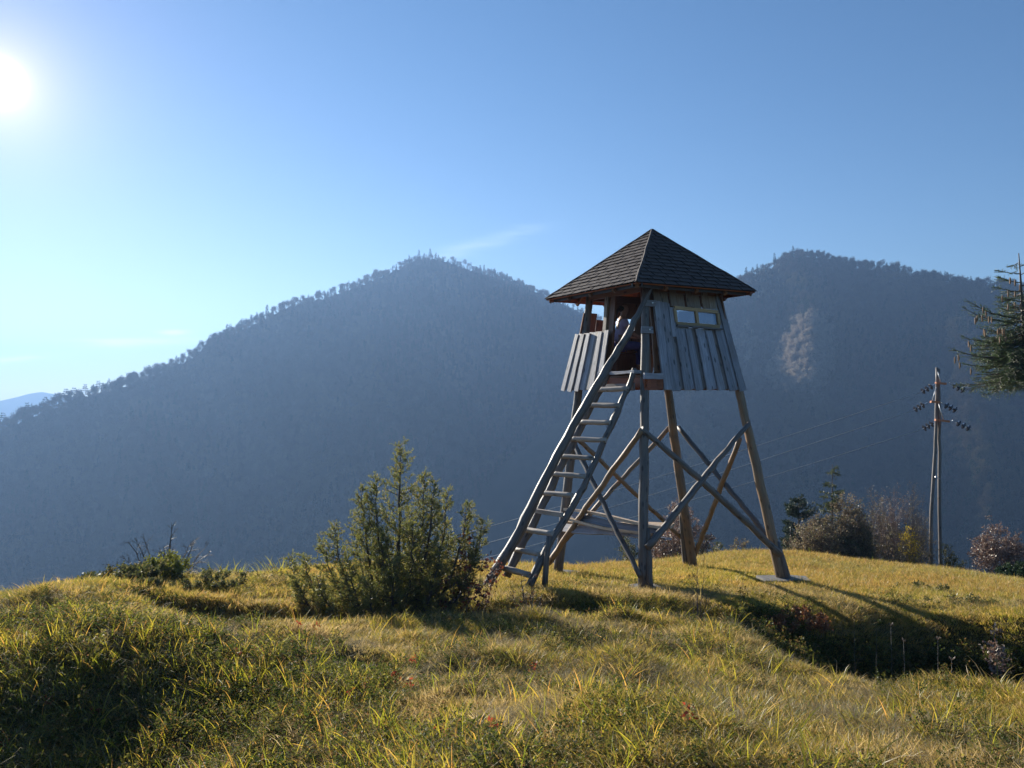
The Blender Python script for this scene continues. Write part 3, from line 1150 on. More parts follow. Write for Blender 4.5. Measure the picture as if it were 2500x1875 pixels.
for k, (x0, y0, x1, y1) in enumerate(rungs):
    d0 = np.interp(y0, lry, [q[2] for q in lr]) - 0.07
    d1 = np.interp(y1, rry, [q[2] for q in rr2]) - 0.06
    rr0 = 0.041 + random.uniform(-0.004, 0.005)
    a, b = P(x0, y0, d0), P(x1, y1, d1)
    if k == 7:
        V, Fc, GC = board(a, b, UZ, 0.06, 0.07, 0.06, seg=3, jit=0.003)
        link('rung', mesh('rung', V, Fc, M_rung, attrs={'gc': GC}), ladder, origin=a)
    else:
        add_tube('rung', M_rung, ladder, [a, a.lerp(b, 0.5), b], [rr0, rr0 * 1.03, rr0 * 0.96], sides=9, wob=0.003, sub=3, jit=0.08)
add_tube('prop_post', M_pole, ladder, [P(1340, 1308, 11.55), P(1334, 1370, 11.5), P(1330, 1432, 11.45)], [0.038, 0.045, 0.05], sides=8, sub=2)

# ---- footing slabs and stacked planks
for (lab, nm, px, py, d, w, dpt, h, rz, mt, cat) in [
    ('pale flat board under the front leg of the stand', 'footing_board', 1566, 1436, 11.95, 0.58, 0.40, 0.06, 0.35, M_conc, 'footing slab'),
    ('thin grey slab under the left leg of the stand', 'footing_board', 1384, 1402, 14.25, 0.42, 0.36, 0.06, -0.3, M_conc, 'footing slab'),
    ('thick concrete slab right under the right leg of the stand', 'concrete_slab', 1890, 1424, 13.25, 0.50, 0.40, 0.11, 0.12, M_conc, 'footing slab'),
    ('smaller concrete slab beside the right leg slab of the stand', 'concrete_slab', 1948, 1427, 13.35, 0.36, 0.34, 0.10, -0.15, M_conc, 'footing slab'),
]:
    c = P(px, py, d)
    ux = Vector((math.cos(rz), math.sin(rz), 0))
    zt = G(c.x, c.y) + h * 0.75
    o = add_board(nm, mt, None, Vector((c.x, c.y, zt - h / 2)) - ux * w / 2, Vector((c.x, c.y, zt - h / 2 - 0.01)) + ux * w / 2, Vector((-ux.y, ux.x, 0)), dpt, dpt, h, seg=3, jit=0.012)
    tag(o, lab, cat, group='slabs under the stand legs')
pl = [
    (1386, 1244, 13.9, 1620, 1286, 12.1, 0.20, 0.045, 0.15, 1, 'topmost bright fresh plank of the pile under the stand'),
    (1383, 1262, 13.8, 1606, 1296, 12.15, 0.13, 0.030, -2.0, 0, 'grey plank on edge just below the topmost one of the pile'),
    (1384, 1268, 13.7, 1596, 1308, 12.2, 0.17, 0.042, 0.1, 1, 'curved orange-edged plank in the middle of the pile under the stand'),
    (1390, 1272, 14.0, 1642, 1287, 12.4, 0.15, 0.04, -0.3, 1, 'plank of the pile whose white end sticks out beside the front leg'),
    (1378, 1286, 13.8, 1602, 1309, 12.15, 0.14, 0.030, -1.6, 0, 'wide grey plank on edge second from the bottom of the pile'),
    (1400, 1298, 13.9, 1632, 1313, 12.3, 0.18, 0.028, 0.1, 0, 'lowest plank of the pile with slivers of sun along its edge'),
]
for k, (x0, y0, d0, x1, y1, d1, w, th, tl, fresh, lab) in enumerate(pl):
    a, b = P(x0, y0, d0), P(x1, y1, d1)
    wd = (b - a).cross(UZ).normalized() + UZ * tl
    V, Fc, GC = board(a, b, wd, w, w * random.uniform(0.85, 1.05), th, seg=6, jit=0.008)
    V = [np.array(q) + np.array([0, 0, 0.022 * math.sin(i_ // 4 * 0.9 + k)]) for i_, q in enumerate(V)]
    o = link('stacked_plank', mesh('stacked_plank', V, Fc, M_plank if fresh else M_board, attrs={'gc': GC}), None, origin=a)
    tag(o, lab, 'plank', group='planks stacked under the stand')
# gable sill bits
add_board('red_panel', M_red, stand, T(-1.02, -0.90, 0.14), T(-0.72, -1.14, 0.14), UZ, 0.22, 0.22, 0.03, seg=1)

# ------------------------------------------------------------------ person seated in the cabin
person = empty('person', T(-0.42, 0.30, 0.27), 'person in lavender T-shirt and violet trousers sitting inside the stand', 'person')


def skin_body(name, mat, parent, nodes, edges, sub=1):
    me = bpy.data.meshes.new(name)
    me.from_pydata([tuple(n[0]) for n in nodes], edges, [])
    me.materials.append(mat)
    o = bpy.data.objects.new(name, me)
    COL.objects.link(o)
    md = o.modifiers.new('skin', 'SKIN')
    for i, n in enumerate(nodes):
        me.skin_vertices[0].data[i].radius = (n[1], n[2] if len(n) > 2 else n[1])
    me.skin_vertices[0].data[0].use_root = True
    s = o.modifiers.new('sub', 'SUBSURF')
    s.levels = sub
    s.render_levels = sub
    dg = bpy.context.evaluated_depsgraph_get()
    ev = bpy.data.meshes.new_from_object(o.evaluated_get(dg))
    bpy.data.objects.remove(o)
    ev.polygons.foreach_set('use_smooth', [True] * len(ev.polygons))
    ev.name = name
    return link(name, ev, parent, origin=nodes[0][0])


PB = T(-0.42, 0.42, 0.12)
fw = (T(1, -0.35, 0) - T(0, 0, 0)).normalized()
sd = Vector((fw.y, -fw.x, 0))


def bp3(f, s, z):
    return PB + fw * f + sd * s + UZ * z


nodes = [
    (bp3(0.0, 0, 0.74), 0.12, 0.10), (bp3(0.02, 0, 0.90), 0.115, 0.09), (bp3(0.05, 0, 1.06), 0.12, 0.095), (bp3(0.07, 0, 1.17), 0.09, 0.07), (bp3(0.09, 0, 1.24), 0.045, 0.045),
    (bp3(0.11, 0, 1.31), 0.075, 0.08), (bp3(0.12, 0, 1.39), 0.085, 0.09), (bp3(0.115, 0, 1.45), 0.05, 0.055),
    (bp3(0.07, 0.15, 1.14), 0.05, 0.05), (bp3(0.14, 0.19, 0.95), 0.04, 0.04), (bp3(0.32, 0.15, 0.86), 0.03, 0.03), (bp3(0.40, 0.13, 0.85), 0.03, 0.018),
    (bp3(0.07, -0.15, 1.14), 0.05, 0.05), (bp3(0.14, -0.19, 0.95), 0.04, 0.04), (bp3(0.32, -0.15, 0.86), 0.03, 0.03), (bp3(0.40, -0.13, 0.85), 0.03, 0.018),
]
edges = [(0, 1), (1, 2), (2, 3), (3, 4), (4, 5), (5, 6), (6, 7), (3, 8), (8, 9), (9, 10), (10, 11), (3, 12), (12, 13), (13, 14), (14, 15)]
for s, base in ((0.15, 10), (-0.15, 14)):
    sg = 1 if s > 0 else -1
    hand = base + 1
    hp = nodes[hand][0]
    for q, (off, ln, r) in enumerate(((0.024, 0.065, .008), (0.008, 0.075, .009), (-0.008, 0.07, .008), (-0.022, 0.055, .007))):
        i0 = len(nodes)
        nodes.append((hp + sd * off + fw * 0.03, r, r))
        nodes.append((hp + sd * off + fw * (0.03 + ln * 0.6) - UZ * 0.012, r, r))
        nodes.append((hp + sd * off + fw * (0.02 + ln * 0.8) - UZ * 0.04, r * 0.8, r * 0.8))
        edges += [(hand, i0), (i0, i0 + 1), (i0 + 1, i0 + 2)]
    i0 = len(nodes)
    nodes.append((hp - sd * sg * 0.045 + fw * 0.01, 0.009, 0.009))
    nodes.append((hp - sd * sg * 0.05 + fw * 0.045 - UZ * 0.01, 0.008, 0.008))
    edges += [(base + 1, i0), (i0, i0 + 1)]
for sg in (1, -1):
    i0 = len(nodes)
    nodes += [(bp3(0.05, 0.09 * sg, 0.70), 0.085, 0.08), (bp3(0.42, 0.11 * sg, 0.70), 0.062, 0.06), (bp3(0.44, 0.11 * sg, 0.48), 0.052, 0.05), (bp3(0.42, 0.11 * sg, 0.33), 0.034, 0.034), (bp3(0.55, 0.12 * sg, 0.29), 0.032, 0.025)]
    edges += [(0, i0), (i0, i0 + 1), (i0 + 1, i0 + 2), (i0 + 2, i0 + 3), (i0 + 3, i0 + 4)]
body = skin_body('body', M_skin, person, nodes, edges, 1)
sh = [(n[0], n[1] + 0.014, n[2] + 0.014) for n in nodes[:4]] + [(nodes[8][0], 0.064, 0.064), (nodes[8][0].lerp(nodes[9][0], 0.6), 0.058, 0.058), (nodes[12][0], 0.064, 0.064), (nodes[12][0].lerp(nodes[13][0], 0.6), 0.058, 0.058)]
skin_body('t_shirt', M_shirt, person, sh, [(0, 1), (1, 2), (2, 3), (3, 4), (4, 5), (3, 6), (6, 7)], 1)
tr = [(bp3(0.0, 0, 0.74), 0.135, 0.115)]
te = []
for sg in (1, -1):
    i0 = len(tr)
    tr += [(bp3(0.06, 0.09 * sg, 0.70), 0.10, 0.095), (bp3(0.42, 0.11 * sg, 0.70), 0.078, 0.075), (bp3(0.44, 0.11 * sg, 0.48), 0.066, 0.064), (bp3(0.42, 0.11 * sg, 0.35), 0.052, 0.052)]
    te += [(0, i0), (i0, i0 + 1), (i0 + 1, i0 + 2), (i0 + 2, i0 + 3)]
skin_body('trousers', M_jeans, person, tr, te, 1)
hn = [(bp3(0.085, 0, 1.42), 0.095, 0.10), (bp3(0.06, 0, 1.34), 0.075, 0.08), (bp3(0.0, 0, 1.36), 0.03, 0.03), (bp3(-0.05, 0, 1.26), 0.03, 0.03), (bp3(-0.045, 0, 1.14), 0.022, 0.022)]
skin_body('hair', M_hair, person, hn, [(0, 1), (1, 2), (2, 3), (3, 4)], 1)

# ------------------------------------------------------------------ power pole and lines
PD = 26.0
pole = empty('power_pole', P(2290, 1400, PD), 'tall double wooden power pole with three orange brackets and insulator strings', 'power pole')


def PP(px, py, dd=0.0):
    return P(px, py, PD + dd)


for pts in ([(2287, 897), (2287, 960), (2285, 1040), (2283, 1100), (2276, 1200), (2273, 1300), (2272, 1420)],
            [(2291, 900), (2292, 960), (2293, 1040), (2294, 1100), (2294, 1200), (2295, 1300), (2298, 1430)]):
    add_tube('pole_leg', M_pole, pole, [PP(x, y, 0.08 if i else 0) for i, (x, y) in enumerate(pts)], [0.045, 0.05, 0.052, 0.055, 0.058, 0.06, 0.065], sides=9, sub=2, wob=0.012)
add_tube('pole_tie', M_metal, pole, [PP(2283, 1164, -0.1), PP(2296, 1170, -0.1)], 0.015, sides=5)
arms = [(2284, 934, 2309, 937), (2272, 980, 2293, 982), (2283, 1024, 2317, 1029)]
for (x0, y0, x1, y1) in arms:
    V, Fc, GC = board(PP(x0, y0 + 1, -0.16), PP(x1, y1, -0.16), UZ, 0.065, 0.065, 0.10, seg=1, jit=0.003)
    link('cross_arm', mesh('cross_arm', V, Fc, M_orange, attrs={'gc': GC}), pole, origin=V[0])
for (x0, y0, x1, y1) in [(2290, 908, 2296, 932), (2286, 945, 2276, 979), (2292, 986, 2303, 1024)]:
    add_tube('stay_rod', M_wire, pole, [PP(x0, y0, -0.14), PP(x1, y1, -0.18)], 0.016, sides=5)
ins = [(2284, 936, 2247, 958), (2264, 982, 2229, 1002), (2285, 1028, 2251, 1048), (2318, 934, 2357, 955), (2298, 983, 2338, 1003), (2325, 1026, 2372, 1048)]
ends = []
for (x0, y0, x1, y1) in ins:
    left = x1 < x0
    a = PP(x0, y0, -0.16)
    b = PP(x1, y1, -0.16)
    V, Fc, GC = tube([a, a.lerp(b, 0.5) - UZ * 0.015, b], 0.012, 5)
    st = link('insulator_string', mesh('insulator_string', V, Fc, M_metal, attrs={'gc': GC}), pole, origin=a)
    dr = (b - a).normalized()
    for t in (0.30, 0.55, 0.80):
        c = a.lerp(b, t) - UZ * 0.01
        V, Fc, GC = tube([c - dr * 0.05, c - dr * 0.045, c, c + dr * 0.02, c + dr * 0.024], [0.02, 0.03, 0.04, 0.115, 0.105], 12)
        me_ = mesh('insulator_disc', V, Fc, M_ceram, smooth=True)
        link('insulator_disc', me_, st, origin=c)
    ends.append(b)
lines = [(0, (1189, 1277), (2219, 966), 'upper'), (1, (1192, 1315), (2225, 1001), 'middle'), (2, (1164, 1358), (2249, 1046), 'lower')]
for (k, (ex, ey), (sx_, sy_), nm) in lines:
    s = ends[k]
    e = P(ex, ey, 33.0)
    e2 = s + (e - s) * 1.42
    pts = []
    for i in range(25):
        t = i / 24
        p = s.lerp(e2, t)
        p.z -= 0.5 * t * (1.42 - 2 * t + 0.0) * 0.0 + 0.22 * math.sin(math.pi * t)
        pts.append(p)
    o = add_tube('power_line', M_wire, None, pts, 0.0125, sides=5, jit=0, smooth=True)
    tag(o, '%s of the three power lines running from the pole down behind the stand' % nm, 'power line', group='power lines')


# ================================================================== vegetation
def unit(v):
    return v / (np.linalg.norm(v, axis=-1, keepdims=True) + 1e-9)


def rand_dirs(n, up=0.0):
    d = rng.normal(size=(n, 3))
    d[:, 2] += up
    return unit(d)


def leaves(pts, dirs, ln, wd, fold=0.0):
    """rhombic leaves: base at pts, pointing along dirs; one quad each"""
    n = len(pts)
    ln = np.broadcast_to(np.asarray(ln, float), (n,))[:, None]
    wd = np.broadcast_to(np.asarray(wd, float), (n,))[:, None]
    side = unit(np.cross(dirs, rng.normal(size=(n, 3))))
    nor = np.cross(dirs, side)
    a = pts
    b = pts + dirs * ln * 0.45 + side * wd * 0.5 + nor * ln * fold
    c = pts + dirs * ln
    d = pts + dirs * ln * 0.45 - side * wd * 0.5 + nor * ln * fold
    V = np.stack([a, b, c, d], 1).reshape(-1, 3)
    Fq = np.arange(n * 4).reshape(n, 4)
    return V, Fq


def segs_mesh(segs, sides=4):
    """many tapered twigs at once. segs: (n, 8): x0 y0 z0 x1 y1 z1 r0 r1"""
    s = np.asarray(segs, float)
    p0, p1, r0, r1 = s[:, 0:3], s[:, 3:6], s[:, 6:7], s[:, 7:8]
    ax = unit(p1 - p0)
    ref = np.where(np.abs(ax[:, 2:3]) > 0.9, np.array([[1.0, 0, 0]]), np.array([[0, 0, 1.0]]))
    a = unit(np.cross(ax, ref))
    b = np.cross(ax, a)
    V, GC = [], []
    ln = np.linalg.norm(p1 - p0, axis=1, keepdims=True)
    for (p, r, e) in ((p0, r0, 0), (p1, r1, 1)):
        for k in range(sides):
            th = 2 * math.pi * k / sides
            V.append(p + a * math.cos(th) * r + b * math.sin(th) * r)
            GC.append(np.hstack([math.cos(th) * r, ln * e, math.sin(th) * r]))
    V = np.stack(V, 1)
    GC = np.stack(GC, 1)
    n = len(s)
    base = np.arange(n)[:, None] * sides * 2
    Fq = []
    for k in range(sides):
        k2 = (k + 1) % sides
        Fq.append(np.hstack([base + k, base + k2, base + sides + k2, base + sides + k]))
    return V.reshape(-1, 3), np.concatenate(Fq), GC.reshape(-1, 3)


def twig_obj(name, segs, mat, parent, org, sides=4):
    V, Fq, GC = segs_mesh(segs, sides)
    return link(name, mesh(name, V, Fq, mat, attrs={'gc': GC}), parent, origin=org)


def curve_pts(a, b, n, bend, jit=0.0):
    """points from a to b starting in direction 'bend' (vector added mid-way)"""
    t = np.linspace(0, 1, n)[:, None]
    p = a * (1 - t) + b * t + bend * (4 * t * (1 - t)) * 0.5
    if jit:
        q = rng.normal(size=(n, 3)) * jit
        q[0] = 0
        q[-1] = 0
        p = p + q
    return p


def chain(pts, r0, r1):
    n = len(pts)
    r = np.linspace(r0, r1, n)
    return np.hstack([pts[:-1], pts[1:], r[:-1, None], r[1:, None]])


# ---------- grass prototypes (kept out of the scene, placed by one instancing object)
proto_col = {}


def proto(colname, name, me):
    if colname not in proto_col:
        proto_col[colname] = bpy.data.collections.new(colname)
    o = bpy.data.objects.new(name, me)
    proto_col[colname].objects.link(o)
    return o


def tuft(n, rad, h0, h1, w, lean, curl, mat, name, seg=3):
    V, Fc = [], []
    for i in range(n):
        a = random.uniform(0, 6.283)
        r = rad * math.sqrt(random.random())
        b = np.array([math.cos(a) * r, math.sin(a) * r, -0.01])
        h = random.uniform(h0, h1)
        la = a + random.uniform(-1.2, 1.2)
        ld = np.array([math.cos(la), math.sin(la), 0])
        l0 = random.uniform(0.1, 1) * lean
        cu = random.uniform(0.3, 1) * curl
        tw = random.uniform(0, 3.14)
        sdv = np.array([math.cos(tw), math.sin(tw), 0])
        ww = w * random.uniform(0.6, 1.2)
        k = len(V)
        for s in range(seg):
            t = s / seg
            p = b + ld * h * (l0 * t + cu * t * t) + np.array([0, 0, h * (t - 0.35 * cu * t * t)])
            wq = ww * (1 - 0.55 * t) * (0.7 if s == 0 else 1)
            V.append(p - sdv * wq / 2)
            V.append(p + sdv * wq / 2)
        V.append(b + ld * h * (l0 + cu) + np.array([0, 0, h * (1 - 0.35 * cu - 0.25 * cu * cu)]))
        for s in range(seg - 1):
            q = k + s * 2
            Fc += [(q, q + 1, q + 3), (q, q + 3, q + 2)]
        q = k + (seg - 1) * 2
        Fc.append((q, q + 1, q + 2))
    return mesh(name, V, np.array(Fc), mat)


green = [(0.0, (0.064, 0.085, 0.013)), (0.25, (0.151, 0.159, 0.018)), (0.5, (0.268, 0.223, 0.027)), (0.75, (0.384, 0.254, 0.056)), (1.0, (0.488, 0.329, 0.150))]
tan_ = [(0.0, (0.121, 0.096, 0.025)), (0.3, (0.252, 0.182, 0.057)), (0.6, (0.406, 0.289, 0.113)), (1.0, (0.549, 0.406, 0.214))]
gold = [(0.0, (0.138, 0.135, 0.022)), (0.3, (0.276, 0.215, 0.039)), (0.65, (0.415, 0.275, 0.066)), (1.0, (0.474, 0.260, 0.099))]
lime = [(0.0, (0.168, 0.189, 0.013)), (0.5, (0.288, 0.263, 0.018)), (0.8, (0.408, 0.315, 0.033)), (1.0, (0.480, 0.231, 0.055))]
dark = [(0.0, (0.026, 0.043, 0.010)), (0.4, (0.051, 0.070, 0.013)), (0.75, (0.094, 0.086, 0.022)), (1.0, (0.189, 0.096, 0.042))]
M_turf = leaf_mat('meadow_turf', green, 0.5, patch=tan_, patch_scale=0.8, tmul=2.1)
M_lawn = leaf_mat('short_lawn', [(p, (c[0] * 1.1, c[1] * 1.15, c[2])) for p, c in green], 0.5, patch=gold, patch_scale=0.5, tmul=2.1)
M_gold = leaf_mat('golden_crest_grass', gold, 0.5, patch=[(p, (c[0] * 0.95, c[1] * 1.1, c[2] * 1.2)) for p, c in gold], patch_scale=0.3, tmul=1.7)
M_straw = leaf_mat('dry_straw', [(0, (0.20, 0.15, 0.07)), (0.5, (0.34, 0.27, 0.14)), (1, (0.50, 0.42, 0.26))], 0.35, tmul=1.3)
M_lime = leaf_mat('tall_blades', lime, 0.55, tmul=2.0, gloss=0.06)
M_weed = leaf_mat('leafy_weeds', dark, 0.45, tmul=1.9, gloss=0.02)
M_weedy = leaf_mat('yellow_weeds', [(0, (0.08, 0.10, 0.015)), (0.6, (0.19, 0.19, 0.03)), (1, (0.30, 0.24, 0.05))], 0.45, tmul=1.6)
M_redl = leaf_mat('red_leaves', [(0, (0.16, 0.03, 0.015)), (0.6, (0.30, 0.055, 0.025)), (1, (0.30, 0.10, 0.04))], 0.5, instance=False, tmul=1.6)

for k in range(6):
    proto('tufts_turf', 'turf_%d' % k, tuft(22, 0.055, 0.020, 0.065, 0.0042, 0.8, 0.7, M_turf, 'turf'))
for k in range(3):
    proto('tufts_turf', 'turfs_%d' % (k + 6), tuft(14, 0.05, 0.04, 0.095, 0.0045, 0.6, 0.9, M_turf, 'turf'))
for k in range(3):
    proto('tufts_turf', 'turft_%d' % (k + 9), tuft(16, 0.07, 0.025, 0.08, 0.0032, 1.0, 1.3, M_straw, 'straw'))
for k in range(6):
    proto('tufts_lawn', 'lawn_%d' % k, tuft(26, 0.085, 0.025, 0.075, 0.0075, 0.6, 0.6, M_lawn, 'lawn', seg=2))
for k in range(5):
    proto('tufts_gold', 'gold_%d' % k, tuft(26, 0.11, 0.05, 0.14, 0.0085, 0.5, 0.6, M_gold, 'gold', seg=2))
for k in range(5):
    proto('tufts_tall', 'tall_%d' % k, tuft(6, 0.045, 0.09, 0.25, 0.0085, 0.5, 0.45, M_lime, 'tall', seg=4))
for k in range(2):
    proto('tufts_tall', 'tallx_%d' % k, tuft(7, 0.04, 0.12, 0.32, 0.0045, 0.6, 1.0, M_straw, 'tall', seg=4))


def weed(n, h, leaf, mat, name, spread=0.06):
    pts, dirs, lens = [], [], []
    for s in range(random.randint(3, 5)):
        a = random.uniform(0, 6.28)
        tip = np.array([math.cos(a) * spread, math.sin(a) * spread, h * random.uniform(0.6, 1)])
        for i in range(n):
            t = random.uniform(0.15, 1)
            pts.append(tip * t)
            b = random.uniform(0, 6.28)
            dirs.append((math.cos(b), math.sin(b), random.uniform(-0.1, 0.8)))
            lens.append(leaf * random.uniform(0.6, 1.2))
    V, Fq = leaves(np.array(pts), unit(np.array(dirs)), np.array(lens), np.array(lens) * 0.55, 0.08)
    return mesh(name, V, Fq, mat)


for k in range(6):
    proto('tufts_weed', 'weed_%d' % k, weed(16, random.uniform(0.05, 0.14), 0.014, M_weed, 'weed'))
for k in range(2):
    proto('tufts_weed', 'weedy_%d' % k, weed(9, random.uniform(0.05, 0.14), 0.016, M_weedy, 'weed'))


def scatter(name, pts, rot, scl, idx, col, label, cat=None, kind='stuff', alt=None):
    me = bpy.data.meshes.new(name)
    me.vertices.add(len(pts))
    me.vertices.foreach_set('co', np.asarray(pts, np.float32).ravel())
    for nm, arr in (('rot', rot), ('scl', scl)):
        a = me.attributes.new(nm, 'FLOAT_VECTOR', 'POINT')
        a.data.foreach_set('vector', np.asarray(arr, np.float32).ravel())
    a = me.attributes.new('idx', 'INT', 'POINT')
    a.data.foreach_set('value', np.asarray(idx, np.int32))
    me.update()
    o = bpy.data.objects.new(name, me)
    COL.objects.link(o)
    ng = bpy.data.node_groups.new(name + '_nodes', 'GeometryNodeTree')
    ng.interface.new_socket('Geometry', in_out='INPUT', socket_type='NodeSocketGeometry')
    ng.interface.new_socket('Geometry', in_out='OUTPUT', socket_type='NodeSocketGeometry')
    gi = ng.nodes.new('NodeGroupInput')
    go = ng.nodes.new('NodeGroupOutput')
    ip = ng.nodes.new('GeometryNodeInstanceOnPoints')
    ci = ng.nodes.new('GeometryNodeCollectionInfo')
    ci.inputs['Collection'].default_value = proto_col[col]
    ci.inputs['Separate Children'].default_value = True
    ci.inputs['Reset Children'].default_value = True
    ng.links.new(gi.outputs[0], ip.inputs['Points'])
    ng.links.new(ci.outputs[0], ip.inputs['Instance'])
    ip.inputs['Pick Instance'].default_value = True
    for nm, ty, sock in (('idx', 'INT', 'Instance Index'), ('rot', 'FLOAT_VECTOR', 'Rotation'), ('scl', 'FLOAT_VECTOR', 'Scale')):
        na = ng.nodes.new('GeometryNodeInputNamedAttribute')
        na.data_type = ty
        na.inputs['Name'].default_value = nm
        ng.links.new(na.outputs['Attribute'], ip.inputs[sock])
    ng.links.new(ip.outputs[0], go.inputs[0])
    md = o.modifiers.new('scatter', 'NODES')
    md.node_group = ng
    tag(o, label, cat, kind=kind)
    return o


def left_zone(x, y):
    xb = np.interp(y, [2.5, 3.3, 5.5, 6.6, 7.4, 7.8], [0.3, -0.09, -0.88, -1.9, -3.6, -9])
    return (x < xb + 0.35 * (vnoise(x * 2.2, y * 2.2, 77) - 0.5)) & (y < 7.8)


def ditch_near(x, y):
    best = np.full(x.shape, 9.0)
    for (p, q) in zip(DL[:-1], DL[1:]):
        dx, dy = q[0] - p[0], q[1] - p[1]
        t = np.clip(((x - p[0]) * dx + (y - p[1]) * dy) / (dx * dx + dy * dy), 0, 1)
        w = p[3] + (q[3] - p[3]) * t
        best = np.minimum(best, np.hypot(x - p[0] - dx * t, y - p[1] - dy * t) / w)
    return best


def view_points(n, dmin, dmax, pw, pmin=-260, pmax=2760):
    """random ground points in front of the camera; density falls off with distance to the power pw"""
    u = rng.random(n)
    e = 2 - pw
    d = (dmin ** e + u * (dmax ** e - dmin ** e)) ** (1 / e)
    x = (rng.uniform(pmin, pmax, n) - 1250) / F * d
    return x, d


slabs_xy = []
for o in bpy.data.objects:
    if o.get('category') == 'footing slab':
        slabs_xy.append([o.location.x, o.location.y])


def clear_of_slabs(x, y):
    keep = np.ones(x.shape, bool)
    for (px, py, d, r) in ((1566, 1436, 11.95, 0.27), (1384, 1402, 14.25, 0.2), (1900, 1424, 13.25, 0.27), (1953, 1425, 13.45, 0.2)):
        c = P(px, py, d)
        keep &= np.hypot(x - c.x, (y - c.y) * 1.1) > r
    return keep


def do_scatter(name, col, nproto, x, y, smin, smax, label, tilt=0.15, cat=None, zoff=0.0, hs=None, idx=None):
    z = gz(x, y) + zoff
    n = len(x)
    rot = np.stack([rng.normal(0, tilt, n), rng.normal(0, tilt, n), rng.uniform(0, 6.283, n)], 1)
    s = rng.uniform(smin, smax, n)
    if hs is not None:
        s = s * hs
    scl = np.stack([s, s, s * rng.uniform(0.75, 1.25, n)], 1)
    return scatter(name, np.stack([x, y, z], 1), rot, scl, rng.integers(0, nproto, n) if idx is None else idx, col, label, cat)


# turf of the meadow in front
x, y = view_points(120000, 2.2, 12.5, 0.9)
lz = left_zone(x, y)
dn = ditch_near(x, y)
patch = vnoise(x * 1.3, y * 1.3, 41)
keep = (rng.random(len(x)) < np.where(lz, 0.7, 1.0) * (0.45 + 0.9 * (patch > 0.35))) & clear_of_slabs(x, y)
hs = (0.75 + 0.55 * patch) * (0.85 + 0.035 * y) * np.where((dn < 1.1) & (y > 8), 1.0, 1.0)
x, y, hs = x[keep], y[keep], hs[keep]
mat_ = vnoise(x * 1.9, y * 1.9, 91) * 0.65 + vnoise(x * 6, y * 6, 92) * 0.35
tidx = np.where(mat_ > 0.60, rng.integers(8, 12, len(x)), np.where(mat_ < 0.36, rng.integers(0, 6, len(x)), rng.integers(0, 12, len(x))))
hs = hs * np.where(mat_ > 0.60, 0.8, 1.0) * np.where(rng.random(len(x)) < 0.02, 1.5, 1.0)
do_scatter('meadow_grass', 'tufts_turf', 12, x, y, 0.75, 1.25, 'uneven olive and straw meadow grass in the foreground', hs=hs, idx=tidx)
# short lawn round the stand and up to the crest
x, y = view_points(42000, 9.3, 17.5, 0.6)
dn = ditch_near(x, y)
keep = clear_of_slabs(x, y) & (dn > 0.75) & (rng.random(len(x)) < np.clip((y - 9) / 1.5, 0.2, 1))
x, y = x[keep], y[keep]
do_scatter('lawn_grass', 'tufts_lawn', 6, x, y, 0.75, 1.3, 'short green grass round the feet of the stand')
# golden grass towards the crest
x, y = view_points(46000, 12.5, 24, 0.3)
crest_d = np.interp(x / y * F + 1250, [c[0] for c in crest], [c[2] for c in crest])
gk = np.clip((y - crest_d + 5.0) / 3.2, 0, 1) * (y < crest_d + 1.8)
gk = np.where(x / y * F + 1250 < 900, gk * 0.15, gk)
gk = np.where(x / y * F + 1250 > 1950, np.clip(gk + 0.6, 0, 1) * (y < crest_d + 1.8), gk)
keep = (rng.random(len(x)) < gk) & clear_of_slabs(x, y)
x, y = x[keep], y[keep]
do_scatter('crest_grass', 'tufts_gold', 5, x, y, 0.7, 1.15, 'golden autumn grass along the crest behind the stand')
# left crest: lush green grass
x, y = view_points(14000, 8.2, 15.5, 0.2, -260, 1000)
crest_d = np.interp(x / y * F + 1250, [c[0] for c in crest], [c[2] for c in crest])
keep = (y < crest_d + 1.2) & (y > 8.3) & (ditch_near(x, y) > 0.9)
x, y = x[keep], y[keep]
do_scatter('left_crest_grass', 'tufts_lawn', 6, x, y, 0.9, 1.7, 'lush green grass on the left part of the crest')
# tall bright blades
x, y = view_points(21000, 2.3, 9.5, 0.6)
lz = left_zone(x, y)
keep = rng.random(len(x)) < np.where(lz, 0.95, 0.06) * (0.3 + 1.3 * (vnoise(x * 2.5, y * 2.5, 5) > 0.5))
x, y = x[keep], y[keep]
do_scatter('tall_grass', 'tufts_tall', 7, x, y, 0.6, 1.15, 'tall bright yellow-green blades standing in the left foreground', hs=0.8 + 0.02 * y)
# thin dry stems standing up along the crest
x, y = view_points(5200, 10.5, 22, 0.2)
cd_ = np.interp(x / y * F + 1250, [c[0] for c in crest], [c[2] for c in crest])
keep = (np.abs(y - cd_) < 1.6) & (rng.random(len(x)) < 0.5)
x, y = x[keep], y[keep]
do_scatter('crest_stems', 'tufts_tall', 7, x, y, 0.5, 1.0, 'thin dry stems standing up along the crest')
# leafy weeds
x, y = view_points(42000, 2.2, 12.0, 0.9)
lz = left_zone(x, y)
dn = ditch_near(x, y)
keep = rng.random(len(x)) < np.where(lz, 0.85, np.where(dn < 1.0, 0.75, 0.42 * (vnoise(x * 1.7, y * 1.7, 15) > 0.58)))
x, y, lz = x[keep], y[keep], lz[keep]
do_scatter('weeds', 'tufts_weed', 8, x, y, 0.7, 1.4, 'low dark leafy weeds in the left foreground and the ditch', hs=np.where(lz, 1.15, 0.9) * (0.8 + 0.04 * y))
